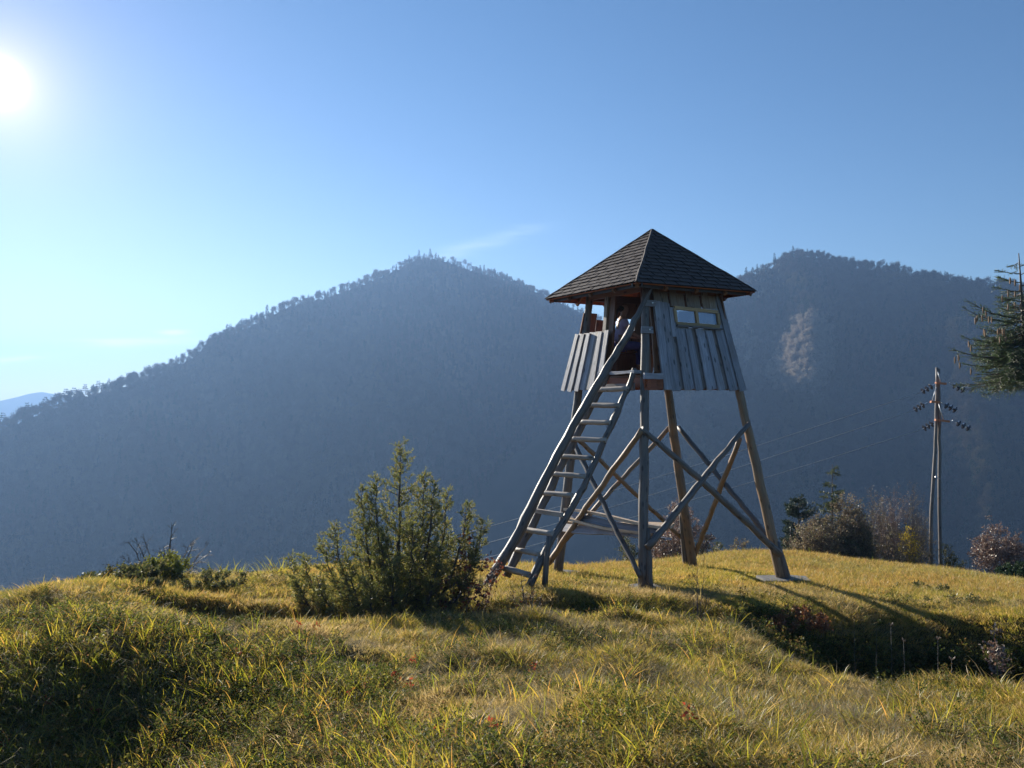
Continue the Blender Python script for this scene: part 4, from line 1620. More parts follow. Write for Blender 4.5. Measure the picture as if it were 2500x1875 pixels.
# rough grass and weeds in the wide part of the ditch
x, y = view_points(9000, 6.2, 11.5, 0.2, 1800, 2760)
keep = ditch_near(x, y) < 1.1
x, y = x[keep], y[keep]
do_scatter('ditch_growth', 'tufts_weed', 8, x, y, 1.0, 2.4, 'dark tangled growth filling the ditch on the right')


# ---------- juniper bush
def bush_ground(px, d):
    p = GP(px, d)
    return np.array(p)


M_junip = leaf_mat('juniper_needles', [(0, (0.055, 0.08, 0.02)), (0.35, (0.13, 0.15, 0.03)), (0.7, (0.24, 0.23, 0.045)), (0.92, (0.33, 0.27, 0.06)), (1, (0.34, 0.16, 0.05))], 0.5, instance=False, gloss=0.08, tmul=1.8)
jd = 10.0
jb = bush_ground(965, jd)
jun = empty('juniper_bush', jb, 'bushy dark green juniper with a tall spire left of the ladder', 'juniper bush')
spires = [  # tip px, tip py, depth offset, base px, spread (m)
    (976, 1080, 0, 972, 0.62), (884, 1190, 0.1, 912, 0.40), (915, 1165, -0.1, 945, 0.34), (817, 1284, -0.1, 868, 0.34), (789, 1320, 0.15, 840, 0.26), (1040, 1156, 0.1, 1005, 0.36),
    (1060, 1176, -0.15, 1015, 0.34), (1096, 1195, 0.15, 1050, 0.34), (1142, 1225, 0, 1080, 0.34), (1180, 1266, -0.1, 1110, 0.26), (1160, 1330, -0.2, 1100, 0.25),
    (740, 1356, 0.1, 830, 0.24), (706, 1360, -0.1, 800, 0.20), (725, 1420, -0.3, 830, 0.28), (775, 1405, -0.5, 860, 0.32), (850, 1370, -0.55, 900, 0.36), (930, 1290, -0.45, 950, 0.40),
    (1010, 1280, -0.45, 990, 0.40), (1075, 1330, -0.5, 1040, 0.34), (960, 1370, -0.7, 960, 0.34), (900, 1420, -0.8, 920, 0.30), (870, 1300, 0.4, 900, 0.36), (1000, 1240, 0.45, 990, 0.40), (1100, 1310, 0.4, 1060, 0.34)]
tw, lp, ldir, ll = [], [], [], []
for (px, py, dd, bpx, spread_) in spires:
    tip = np.array(P(px, py, jd + dd))
    b0 = jb + np.array([(bpx - 965) / F * jd * 0.45, dd * 0.45, -0.04])
    span = tip - b0
    H1 = np.linalg.norm(span)
    nseg = 14
    main = curve_pts(b0, tip, nseg, np.array([span[0] * 0.35, span[1] * 0.2, -abs(span[0]) * 0.25]), 0.010)
    tw.append(chain(main, 0.010 + 0.014 * H1, 0.002))
    nlat = int(40 * H1 + 14)
    for k in range(nlat):
        t = (k + rng.random()) / nlat * 0.93 + 0.06
        i = min(int(t * (nseg - 1)), nseg - 2)
        f = t * (nseg - 1) - i
        p0 = main[i] * (1 - f) + main[i + 1] * f
        ax = unit((main[i + 1] - main[i])[None])[0]
        a = rng.uniform(0, 6.283)
        out = np.array([math.cos(a), math.sin(a), 0.0])
        ls = (spread_ * (1 - t) ** 0.85 * (0.35 + 0.65 * min(1, t * 4)) + 0.05) * rng.uniform(0.45, 1.2)
        mid = p0 + out * ls * 0.6 + ax * ls * 0.25
        end = p0 + out * ls * 0.95 + ax * ls * rng.uniform(0.6, 1.1) * 0.9
        tw.append(np.array([[*p0, *mid, 0.005, 0.003], [*mid, *end, 0.003, 0.0012]]))
        nt_ = int(3 + ls * 26)
        for q in range(nt_):
            u = rng.uniform(0.15, 1.0)
            c0 = (p0 + (mid - p0) * u * 2) if u < 0.5 else (mid + (end - mid) * (u - 0.5) * 2)
            d1 = unit((unit((end - p0)[None])[0] * 0.8 + rand_dirs(1)[0] * 0.9 + np.array([0, 0, 0.3]))[None])[0]
            l1 = rng.uniform(0.03, 0.09)
            c1 = c0 + d1 * l1
            tw.append(np.array([[*c0, *c1, 0.0015, 0.0008]]))
            nn = int(14 + l1 * 330)
            tt = rng.uniform(0.0, 1.1, nn)[:, None]
            lp.append(c0 + (c1 - c0) * tt + rng.normal(0, 0.003, (nn, 3)))
            ldir.append(unit(d1 * 0.7 + rng.normal(0, 0.6, (nn, 3))))
            ll.append(rng.uniform(0.012, 0.026, nn))
lp, ldir, ll = np.concatenate(lp), np.concatenate(ldir), np.concatenate(ll)
V, Fq = leaves(lp, ldir, ll, ll * 0.27)
o = link('foliage', mesh('foliage', V, Fq, M_junip), jun, origin=jb)
o['kind'] = 'stuff'
twig_obj('branches', np.concatenate(tw), M_bark, jun, jb, 4)['kind'] = 'stuff'


# ---------- shrubs with stems and small leaves
def shrub(px, py_top, d, wpx, n_stem, mat_leaf, label, group=None, name='shrub', cat='shrub', leaf=0.035, nleaf=10, twigs=10, mat_twig=None,
          base_z=None, spread=0.5, lean=0.0, seg_r=0.010, leaf_t0=0.25, droop=0.0, sub=3, wide=0.6):
    base = bush_ground(px, d) if base_z is None else np.array([(px - 1250) / F * d, d, base_z])
    top = P(px, py_top, d).z
    H = top - base[2]
    Wd = wpx / F * d / 2
    root = empty(name, base, label, cat, group)
    tw, lp, ld = [], [], []
    for s in range(n_stem):
        a = rng.uniform(0, 6.283)
        rr = Wd * math.sqrt(rng.random())
        hh = H * (1 - 0.55 * (rr / Wd) ** 1.6) * rng.uniform(0.72, 1.0)
        b0 = base + np.array([math.cos(a) * rr * 0.25 * spread * 2, math.sin(a) * rr * 0.25, -0.05])
        tip = base + np.array([math.cos(a) * rr + lean * hh, math.sin(a) * rr, hh])
        main = curve_pts(b0, tip, 8, np.array([0, 0, 0.06 * H]), 0.02 * H * 0.5)
        tw.append(chain(main, seg_r * (0.7 + 0.5 * hh / H), seg_r * 0.25))
        for k in range(twigs):
            t = rng.uniform(0.25, 0.98)
            i = min(int(t * 7), 6)
            p0 = main[i] * (1 - (t * 7 - i)) + main[i + 1] * (t * 7 - i)
            dr = unit((rand_dirs(1)[0] * wide + unit((main[i + 1] - main[i])[None])[0] * 0.8 - np.array([0, 0, droop]))[None])[0]
            L1 = H * rng.uniform(0.08, 0.24) * (1.1 - t * 0.6)
            p1 = p0 + dr * L1
            tw.append(np.array([[*p0, *p1, seg_r * 0.35, seg_r * 0.15]]))
            for q in range(sub):
                t2 = rng.uniform(0.3, 1)
                pa = p0 + (p1 - p0) * t2
                d2 = unit((dr + rand_dirs(1)[0] * 0.8)[None])[0]
                pb = pa + d2 * L1 * rng.uniform(0.3, 0.7)
                tw.append(np.array([[*pa, *pb, seg_r * 0.18, seg_r * 0.10]]))
                if mat_leaf is not None:
                    nn = nleaf
                    tt = rng.uniform(0.1, 1.1, nn)[:, None]
                    lp.append(pa + (pb - pa) * tt + rng.normal(0, leaf * 0.5, (nn, 3)))
                    ld.append(rand_dirs(nn, -0.2))
    o = twig_obj('branches', np.concatenate(tw), mat_twig or M_twig, root, base, 3)
    o['kind'] = 'stuff'
    if mat_leaf is not None:
        lp, ld = np.concatenate(lp), np.concatenate(ld)
        if leaf_t0:
            k = (lp[:, 2] - base[2]) > H * leaf_t0 * rng.random(len(lp))
            lp, ld = lp[k], ld[k]
        sz = leaf * rng.uniform(0.6, 1.2, len(lp))
        V, Fq = leaves(lp, ld, sz, sz * 0.65)
        f = link('foliage', mesh('foliage', V, Fq, mat_leaf), root, origin=base)
        f['kind'] = 'stuff'
    return root


M_brl = leaf_mat('brown_autumn_leaves', [(0, (0.09, 0.065, 0.042)), (0.5, (0.20, 0.145, 0.09)), (0.8, (0.32, 0.25, 0.15)), (1, (0.18, 0.20, 0.06))], 0.4, instance=False, tmul=1.4, gloss=0.04)
M_pkl = leaf_mat('reddish_autumn_leaves', [(0, (0.11, 0.06, 0.045)), (0.5, (0.22, 0.125, 0.09)), (0.85, (0.32, 0.23, 0.17)), (1, (0.45, 0.39, 0.33))], 0.4, instance=False, tmul=1.3, gloss=0.08)
M_yel = leaf_mat('yellow_autumn_leaves', [(0, (0.30, 0.22, 0.02)), (0.6, (0.52, 0.36, 0.03)), (1, (0.30, 0.28, 0.04))], 0.5, instance=False, tmul=1.6)
M_rust = leaf_mat('rust_leaves', [(0, (0.12, 0.05, 0.02)), (0.5, (0.24, 0.09, 0.035)), (1, (0.34, 0.17, 0.06))], 0.4, instance=False, tmul=1.5, gloss=0.05)
M_olive = leaf_mat('olive_leaves', [(0, (0.05, 0.06, 0.02)), (0.6, (0.11, 0.115, 0.035)), (1, (0.22, 0.17, 0.07))], 0.4, instance=False, tmul=1.4, gloss=0.04)
M_darkred = leaf_mat('dark_red_leaves', [(0, (0.035, 0.02, 0.016)), (0.5, (0.09, 0.03, 0.02)), (0.8, (0.20, 0.06, 0.03)), (1, (0.30, 0.10, 0.03))], 0.4, instance=False, tmul=1.5, gloss=0.05)

shrub(1150, 1285, 9.9, 175, 12, M_darkred, 'low dark shrub with red leaves at the right foot of the juniper', leaf=0.055, nleaf=3, twigs=8, sub=2, seg_r=0.006, name='red_leaved_shrub', spread=0.9)
shrub(1662, 1200, 22.0, 160, 34, M_pkl, 'reddish leafy shrub seen between the legs of the stand', base_z=-5.4, leaf=0.05, nleaf=9, twigs=14, name='autumn_shrub')
shrub(1690, 1290, 22.5, 240, 24, M_olive, 'low grey-green shrub behind the far leg of the stand', base_z=-5.5, leaf=0.05, nleaf=8, twigs=10, name='autumn_shrub')
shrub(1535, 1270, 21.0, 60, 8, M_olive, 'small dark green shrub just behind the front leg of the stand', base_z=-5.1, leaf=0.04, nleaf=10, twigs=10, name='autumn_shrub')
shrub(1800, 1308, 23.0, 150, 16, M_brl, 'low brown shrub between the far and right legs of the stand', base_z=-5.6, leaf=0.045, nleaf=7, twigs=10, name='autumn_shrub')
shrub(1925, 1330, 23.0, 120, 12, M_olive, 'low scrub just right of the right leg of the stand', base_z=-5.6, leaf=0.05, nleaf=8, twigs=10, name='autumn_shrub')
shrub(1998, 1236, 24.5, 140, 34, M_brl, 'rounded brown shrub in front of the dark conifer', base_z=-6.1, leaf=0.055, nleaf=10, twigs=14, name='autumn_shrub')
shrub(2062, 1196, 25.0, 140, 42, M_brl, 'large brown-green shrub below the young spruce', base_z=-6.2, leaf=0.055, nleaf=11, twigs=15, name='autumn_shrub')
shrub(2095, 1262, 24.5, 120, 26, M_olive, 'olive shrub on the right side of the young spruce', base_z=-6.1, leaf=0.05, nleaf=10, twigs=12, name='autumn_shrub')
shrub(2140, 1168, 26.0, 80, 22, M_brl, 'tall twiggy brown shrub right of the young spruce', base_z=-6.6, leaf=0.035, nleaf=4, twigs=16, name='twiggy_shrub', spread=0.8, wide=0.4)
shrub(2185, 1150, 26.5, 95, 30, M_pkl, 'tallest twiggy reddish shrub in the row left of the pole', base_z=-6.7, leaf=0.035, nleaf=4, twigs=18, name='twiggy_shrub', spread=0.8, wide=0.4)
shrub(2232, 1172, 26.0, 75, 22, M_brl, 'upright bare-topped brown shrub just left of the power pole', base_z=-6.6, leaf=0.03, nleaf=3, twigs=16, name='twiggy_shrub', spread=0.8, wide=0.35)
shrub(2218, 1262, 24.8, 44, 12, M_yel, 'yellow-leaved sapling in front of the twiggy shrubs', base_z=-6.2, leaf=0.05, nleaf=5, twigs=9, name='yellow_sapling', cat='sapling')
shrub(2170, 1280, 24.5, 190, 34, M_brl, 'low brown scrub at the foot of the twiggy shrubs', base_z=-6.2, leaf=0.05, nleaf=7, twigs=10, name='autumn_shrub')
shrub(2262, 1228, 25.2, 50, 10, M_brl, 'thin brown shrub touching the left side of the power pole', base_z=-6.3, leaf=0.035, nleaf=5, twigs=12, name='twiggy_shrub')
shrub(2318, 1310, 25.5, 60, 10, M_olive, 'small green shrub right of the power pole', base_z=-6.4, leaf=0.05, nleaf=6, twigs=8, name='autumn_shrub')
shrub(2372, 1325, 24.5, 90, 9, None, 'bare thin saplings between the pole and the red shrub', base_z=-6.2, twigs=7, name='bare_saplings', cat='saplings', spread=1.4, wide=0.3, sub=1)
shrub(2440, 1262, 22.0, 125, 32, M_pkl, 'shiny reddish shrub near the right edge behind the meadow', base_z=-5.4, leaf=0.05, nleaf=8, twigs=14, name='autumn_shrub')
shrub(2485, 1355, 20.5, 100, 16, leaf_mat('dark_evergreen', [(0, (0.015, 0.035, 0.015)), (1, (0.05, 0.08, 0.03))], 0.2, instance=False), 'low dark evergreen bush at the right edge behind the meadow', base_z=-5.3, leaf=0.05, nleaf=16, twigs=12, name='evergreen_bush')
# dead twiggy bush and bramble mound on the left crest, tiny bush beside
shrub(400, 1270, 12.0, 260, 14, None, 'bare dark dead bush rising behind the bramble mound on the left', twigs=10, mat_twig=M_bark, name='dead_bush', cat='dead bush', seg_r=0.015, wide=0.8, spread=0.6, sub=3)
shrub(520, 1372, 12.8, 70, 4, None, 'tiny bare twiggy bush right of the bramble mound', twigs=6, mat_twig=M_bark, name='dead_bush', cat='dead bush', seg_r=0.008, wide=0.9)
shrub(410, 1345, 10.9, 150, 22, M_weedy, 'bramble mound with yellow-green top leaves on the left crest', leaf=0.04, nleaf=5, twigs=9, name='bramble', cat='bramble', seg_r=0.005, spread=0.9)
shrub(335, 1385, 10.3, 280, 34, M_olive, 'wide low olive bramble tangle on the left crest', leaf=0.045, nleaf=5, twigs=9, name='bramble', cat='bramble', seg_r=0.005, spread=1.6)
shrub(500, 1395, 10.5, 200, 20, M_olive, 'grey-green bramble patch on the right end of the left mound', leaf=0.04, nleaf=5, twigs=8, name='bramble', cat='bramble', seg_r=0.005, spread=1.4)
shrub(22, 1425, 16.0, 75, 12, M_olive, 'top of a dark green tree peeking over the left end of the crest', base_z=-6.2, leaf=0.05, nleaf=12, twigs=14, name='treetop', cat='tree')
# small leafless shrub in front of the ladder foot
shrub(1290, 1392, 9.7, 110, 7, M_darkred, 'small thorny dark shrub in front of the foot of the ladder', leaf=0.02, nleaf=1, twigs=8, mat_twig=M_bark, name='thorny_shrub', seg_r=0.009, wide=1.0, spread=0.8)
# bare pale sapling right of the front leg
shrub(1705, 1330, 9.9, 90, 7, None, 'thin bare pale sapling standing in the grass right of the front leg', twigs=3, mat_twig=M_twig, name='bare_sapling', cat='sapling', seg_r=0.006, spread=0.7, wide=0.5, sub=1)
# red bilberry-like patches
shrub(1945, 1468, 10.1, 150, 26, M_rust, 'reddish-brown low leafy patch at the edge of the ditch', leaf=0.035, nleaf=5, twigs=6, name='red_patch', cat='red plant', seg_r=0.003, spread=1.8)
shrub(2255, 1432, 13.6, 150, 22, M_olive, 'dark low scrub patch in the golden grass on the right', leaf=0.04, nleaf=6, twigs=6, name='scrub_patch', seg_r=0.004, spread=1.8)
shrub(2370, 1478, 11.6, 230, 34, M_olive, 'green scrub along the far edge of the ditch', leaf=0.04, nleaf=6, twigs=7, name='scrub_patch', seg_r=0.004, spread=1.8)
shrub(2440, 1490, 9.9, 60, 7, M_pkl, 'pale-leaved twig bush above the dark ditch near the right edge', leaf=0.045, nleaf=3, twigs=6, name='twig_bush', seg_r=0.005)
shrub(2480, 1560, 7.2, 90, 6, None, 'bare grey twigs leaning over the ditch at the right edge', twigs=4, name='bare_twigs', cat='twigs', seg_r=0.005, lean=-0.2, sub=2, base_z=-3.0)

# dried weed stalks along the near edge of the ditch
def stalk(px, py0, py1, d, label, head='umbel', lean=0.0):
    base = P(px, py0, d)
    base.z = G(base.x, base.y) - 0.03
    top = P(px + lean, py1, d)
    root = empty('dry_stalk', base, label, 'dry stalk', 'dry stalks along the ditch')
    m_ = base.lerp(top, 0.55) + Vector((0.015, 0, 0))
    add_tube('stem', M_bark, root, [base, m_, top], [0.0032, 0.0025, 0.0015], sides=5, jit=0)
    if head:
        sg = []
        for k in range(12):
            a = rng.uniform(0, 6.28)
            r = 0.035
            e = np.array(top) + np.array([math.cos(a) * r * rng.random() * 1.3, math.sin(a) * r * rng.random() * 1.3, 0.02 + rng.uniform(0, .012)])
            sg.append([*top, *e, 0.0012, 0.003])
        twig_obj('seed_head', np.array(sg), M_twig, root, top, 3)


stalk(2175, 1600, 1528, 8.0, 'dry stalk with a tiny head in the middle of the dark ditch')
stalk(2208, 1618, 1567, 7.3, 'dry stalk with brown umbel head left of the tallest one in the ditch', lean=-2)
stalk(2280, 1632, 1562, 7.1, 'leaning dry stalk with umbel head near the ditch centre', lean=10)
stalk(2130, 1572, 1538, 8.2, 'short tilted dry stalk at the left end of the dark ditch', None, lean=10)
stalk(2320, 1650, 1612, 6.8, 'short dry stalk with fuzzy head on the right part of the near bank', lean=3)
stalk(2085, 1565, 1510, 8.3, 'thin headless dry stalk at the start of the dark ditch', None)

# single red leaf plants in the foreground
reds = [(12, 1850, 'bright red leaf tuft in the bottom left corner of the meadow'), (90, 1545, 'faint red leaf tuft far up at the left edge of the meadow'),
        (232, 1772, 'red leaf tuft in the dark weeds at the lower left'), (345, 1810, 'orange-red leaf tuft just right of the lower left red one'),
        (585, 1622, 'red leaf tuft among tall blades in the middle of the left weeds'), (730, 1547, 'single red leaf tuft just in front of the left bank'),
        (775, 1550, 'dull red leaf tuft between the left bank and the juniper'), (962, 1680, 'largest red leaf tuft at the edge of the dark weeds'),
        (1000, 1697, 'narrow red leaf tuft right beside the largest one'), (1013, 1634, 'small red leaf tuft in the straw grass in front of the juniper'),
        (1302, 1655, 'lone red leaf tuft in the middle of the meadow below the ladder'), (1086, 1832, 'bright orange-red leaf tuft near the bottom centre'),
        (1208, 1820, 'spreading red leaf tuft right of the bottom centre one'), (1685, 1785, 'lone red leaf tuft in the right half of the meadow'),
        (855, 1725, 'dark red leaf tuft in the shaded weeds left of centre'), (120, 1742, 'orange leaf tuft among the weeds near the left edge')]
for k, (px, py, rlab) in enumerate(reds):
    lo, hi = 2.5, 12
    for _ in range(30):
        md_ = (lo + hi) / 2
        if G((px - 1250) / F * md_, md_) < -(py - HOR) / F * md_:
            lo = md_
        else:
            hi = md_
    # walk outwards until the ray meets the ground
    d = 2.6
    while d < 12 and G((px - 1250) / F * d, d) < -(py - HOR) / F * d - 0.0:
        d += 0.05
    c = np.array([(px - 1250) / F * d, d, G((px - 1250) / F * d, d)])
    n = 16
    pts = c + np.stack([rng.normal(0, 0.016, n), rng.normal(0, 0.016, n), rng.uniform(0.05, 0.11, n)], 1)
    V, Fq = leaves(pts, rand_dirs(n, 0.4), rng.uniform(0.02, 0.04, n), rng.uniform(0.012, 0.02, n), 0.1)
    o = link('red_leaf_plant', mesh('red_leaf_plant', V, Fq, M_redl), None, origin=c)
    tag(o, rlab, 'red plant', group='red leaf tufts in the foreground grass')
# rock on the left crest
b = P(248, 1412, 10.9)
b.z = G(b.x, b.y)
V = []
Fc = []
nu, nv = 14, 9
for i in range(nv):
    ph = math.pi * i / (nv - 1)
    for j in range(nu):
        th = 2 * math.pi * j / nu
        d_ = np.array([math.cos(th) * math.sin(ph), math.sin(th) * math.sin(ph), math.cos(ph)])
        s = 1 + 0.28 * fbm(np.array([d_[0] * 2 + 3]), np.array([d_[1] * 2 + d_[2] * 1.7]), 4, 3)[0]
        V.append((d_[0] * 0.27 * s + 0.03, d_[1] * 0.25 * s, max(-0.2, d_[2] * 0.20 * s + d_[0] * 0.05)))
for i in range(nv - 1):
    for j in range(nu):
        Fc.append((i * nu + j, i * nu + (j + 1) % nu, (i + 1) * nu + (j + 1) % nu, (i + 1) * nu + j))
o = link('rock', mesh('rock', V, Fc, M_rock), None)
o.location = b + Vector((0.06, 0, 0.06))
tag(o, 'dark grey boulder on the left crest beside the brambles', 'rock')

# lush tufts on the left crest
for (px, d, s, lab) in ((548, 12.0, 1.0, 'bright green grass tussock on the crest right of the bramble mound'), (690, 12.8, 1.4, 'large bright green tussock on the crest just left of the juniper')):
    b = GP(px, d)
    me = tuft(120, 0.28 * s, 0.10, 0.34, 0.010, 0.7, 0.5, M_lime, 'grass_tussock', seg=3)
    o = link('grass_tussock', me, None)
    o.location = b
    tag(o, lab, 'grass tussock')


# ---------- conifers
M_spruce = leaf_mat('spruce_needles', [(0, (0.035, 0.075, 0.026)), (0.5, (0.07, 0.13, 0.04)), (1, (0.15, 0.20, 0.05))], 0.35, instance=False, gloss=0.10, tmul=1.3)


def needle_twig(p0, p1, acc_p, acc_d, acc_l, step=0.006, ln=0.016, rnd=0.55):
    L1 = np.linalg.norm(p1 - p0)
    n = max(4, int(L1 / step))
    t = rng.random(n)[:, None]
    ax = (p1 - p0) / (L1 + 1e-9)
    o = rand_dirs(n, 0.3)
    o = unit(o - (o @ ax)[:, None] * ax)
    acc_p.append(p0 + (p1 - p0) * t)
    acc_d.append(unit(ax * 0.75 + o * 0.8))
    acc_l.append(rng.uniform(0.7, 1.2, n) * ln)


def spruce_branch(p0, tip, acc, nt, tl, step, ln, sag=0.1, hang=0.3):
    tw, ap, ad, al = acc
    L1 = np.linalg.norm(tip - p0)
    main = curve_pts(p0, tip, 8, np.array([0, 0, -sag * L1]), 0.006)
    tw.append(chain(main, 0.006 + 0.012 * L1, 0.003))
    for i in range(2, 8):
        needle_twig(main[i - 1], main[i], ap, ad, al, step, ln)
    for k in range(nt):
        t = rng.uniform(0.15, 0.97)
        i = min(int(t * 7), 6)
        f = t * 7 - i
        b = main[i] * (1 - f) + main[i + 1] * f
        ax = unit((main[i + 1] - main[i])[None])[0]
        side = unit(np.cross(ax, [0, 0, 1])[None])[0] * (1 if k % 2 else -1)
        dr = unit((ax * 0.7 + side * rng.uniform(0.4, 1.0) + np.array([0, 0, rng.uniform(-hang, hang * 0.5)]))[None])[0]
        l2 = tl * (1.05 - t) * rng.uniform(0.6, 1.2) + 0.05
        e = b + dr * l2
        tw.append(np.array([[*b, *e, 0.004, 0.002]]))
        needle_twig(b, e, ap, ad, al, step, ln)
        for q in range(max(1, int(l2 / 0.09))):
            b2 = b + (e - b) * rng.uniform(0.2, 0.9)
            d2 = unit((dr * 0.8 + rand_dirs(1)[0] * 0.7 - np.array([0, 0, hang * 0.5]))[None])[0]
            e2 = b2 + d2 * l2 * rng.uniform(0.25, 0.5)
            needle_twig(b2, e2, ap, ad, al, step, ln)


def finish_tree(root, org, acc, mat, wide=0.16, crown='crown'):
    tw, ap, ad, al = acc
    twig_obj('branches', np.concatenate(tw), M_bark, root, org, 4)['kind'] = 'stuff'
    ap, ad, al = np.concatenate(ap), np.concatenate(ad), np.concatenate(al)
    V, Fq = leaves(ap, ad, al, al * wide)
    o = link(crown, mesh(crown, V, Fq, mat), root, origin=org)
    o['kind'] = 'stuff'


# big spruce whose crown enters at the right edge
SD = 15.0
tip = np.array(P(2487, 618, SD))
tb = np.array(P(2545, 1440, SD + 0.3))
tb[2] = G(tb[0], tb[1]) - 0.1
spr = empty('spruce_tree', tb, 'spruce hung with brown cones, crown entering the picture at the right edge', 'spruce tree')
trunk = curve_pts(tb, tip, 14, np.array([0.0, 0, 0]), 0.0)
add_tube('trunk', M_bark, spr, [tuple(p) for p in trunk], list(np.linspace(0.15, 0.008, 14)), sides=9, jit=0.05)
acc = ([], [], [], [])


def trunk_at(py):
    z = -(py - HOR) / F * SD
    t = np.clip((z - tb[2]) / (tip[2] - tb[2]), 0, 1)
    return tb + (tip - tb) * t


brs = [(640, 2467, 651), (650, 2510, 640), (668, 2436, 660), (672, 2520, 655), (690, 2433, 676), (700, 2535, 670), (712, 2424, 700), (735, 2433, 723), (740, 2550, 690), (775, 2356, 730), (785, 2347, 749),
       (800, 2440, 770), (790, 2600, 740), (830, 2346, 820), (840, 2400, 815), (860, 2315, 848), (870, 2370, 862), (880, 2340, 885), (895, 2395, 905), (905, 2420, 925), (915, 2450, 938), (900, 2640, 880), (850, 2620, 800)]
for (y0, tx, ty) in brs:
    p0 = trunk_at(y0)
    L1 = abs(tx - 2498) / F * SD
    tp = np.array(P(tx, ty, SD + rng.uniform(-0.25, 0.25)))
    spruce_branch(p0, tp, acc, int(6 + 16 * L1), 0.20 + 0.25 * L1, 0.0042, 0.02, sag=0.16 if y0 > 760 else 0.05, hang=0.35 if y0 > 780 else 0.15)
for k in range(170):
    y0 = 690 + 235 * rng.random() ** 0.6
    p0 = trunk_at(y0)
    a = rng.uniform(0, 6.283)
    L1 = (y0 - 620) / 300 * 1.45 * rng.uniform(0.6, 0.95)
    if y0 > 800:
        L1 = max(L1, 0.9)
    tp = p0 + np.array([math.cos(a) * L1, math.sin(a) * L1, rng.uniform(-0.25, 0.12) - (0.18 if y0 > 830 else 0)])
    spruce_branch(p0, tp, acc, int(6 + 18 * L1), 0.18 + 0.2 * L1, 0.006, 0.022, sag=0.14, hang=0.9)
finish_tree(spr, tb, acc, M_spruce, 0.20)
cones = [(2466, 683), (2478, 688), (2461, 715), (2478, 715), (2447, 727), (2461, 747), (2477, 743), (2400, 755), (2407, 765), (2381, 781), (2385, 776), (2414, 778), (2421, 778), (2402, 808), (2405, 812),
         (2436, 808), (2441, 806), (2448, 808), (2452, 808), (2441, 828), (2455, 825), (2365, 838), (2370, 848), (2331, 877), (2343, 890), (2340, 872), (2370, 905), (2398, 775), (2490, 700), (2492, 745)]
for (px, py) in cones:
    c = P(px, py - 6, SD - rng.uniform(0.15, 0.4))
    pts = [c, c - UZ * 0.02, c - UZ * 0.06 + Vector((0.004, 0, 0)), c - UZ * 0.11, c - UZ * 0.135]
    V, Fc, GC = tube(pts, [0.005, 0.013, 0.017, 0.013, 0.003], 8, jit=0.12)
    link('cone', mesh('cone', V, Fc, M_cone), spr, origin=c)

# young spruce and dark pine beyond the crest
def conifer(px, pytop, d, wpx, base_z, label, name, nbr, mat, full=1.0, cat='tree', cyl=0.0, up=0.0):
    base = np.array([(px - 1250) / F * d, d, base_z])
    top = np.array(P(px, pytop, d))
    H = top[2] - base_z
    root = empty(name, base, label, cat)
    add_tube('trunk', M_bark, root, [tuple(base), tuple(base + (top - base) * 0.5), tuple(top)], [0.06, 0.04, 0.008], sides=6, sub=3)
    acc = ([], [], [], [])
    Wd = wpx / F * d / 2
    for k in range(nbr):
        t = rng.uniform(0.15, 0.98)
        prof = (1 - t) ** 0.8 * (1 - cyl) + cyl * min(1, (1 - t) * 5)
        if rng.random() < 0.18:
            prof *= 1.35
        p0 = base + (top - base) * t
        a = rng.uniform(0, 6.283)
        L1 = Wd * prof * rng.uniform(0.6, 1.1) + 0.05
        tp = p0 + np.array([math.cos(a) * L1, math.sin(a) * L1, L1 * up + rng.uniform(-0.1, 0.1)])
        spruce_branch(p0, tp, acc, int((5 + 12 * L1) * full), 0.16 + 0.2 * L1, 0.009, 0.055, sag=0.05, hang=0.5)
    finish_tree(root, base, acc, mat, 0.28)
    return root


M_pine2 = leaf_mat('blue_green_needles', [(0, (0.016, 0.034, 0.022)), (0.6, (0.035, 0.06, 0.03)), (1, (0.07, 0.09, 0.035))], 0.2, instance=False, gloss=0.08)
M_spr2 = leaf_mat('young_spruce_needles', [(0, (0.03, 0.05, 0.018)), (0.6, (0.07, 0.09, 0.028)), (1, (0.14, 0.14, 0.04))], 0.3, instance=False, gloss=0.08)
conifer(2032, 1133, 26.5, 150, -6.6, 'young spruce with see-through crown behind the brown shrubs', 'young_spruce', 46, M_spr2, full=0.9, up=0.1)
conifer(1950, 1214, 26.0, 90, -6.4, 'dark green column-shaped conifer left of the young spruce', 'dark_conifer', 70, M_pine2, full=1.2, cyl=0.75, up=0.5)
conifer(1930, 1290, 25.5, 90, -6.4, 'low dark conifer growing at the left foot of the column-shaped one', 'dark_conifer', 34, M_pine2, full=1.1, cyl=0.3, up=0.3)

# ---------- woods on the hills
M_fdec = leaf_mat('bare_wood_crown', [(0, (0.045, 0.036, 0.028)), (1, (0.075, 0.06, 0.042))], 0.15, gloss=0.0, patch=[(0, (0.08, 0.075, 0.035)), (1, (0.13, 0.11, 0.06))], patch_scale=0.012)
M_fcon = leaf_mat('dark_wood_crown', [(0, (0.012, 0.024, 0.012)), (0.6, (0.022, 0.04, 0.018)), (1, (0.045, 0.06, 0.025))], 0.1, gloss=0.0)
M_fpale = leaf_mat('pale_grove_crown', [(0, (0.17, 0.14, 0.11)), (0.6, (0.26, 0.215, 0.17)), (1, (0.36, 0.31, 0.23))], 0.3, gloss=0.0)  # pale bark, with the sun on the spur put into the colour


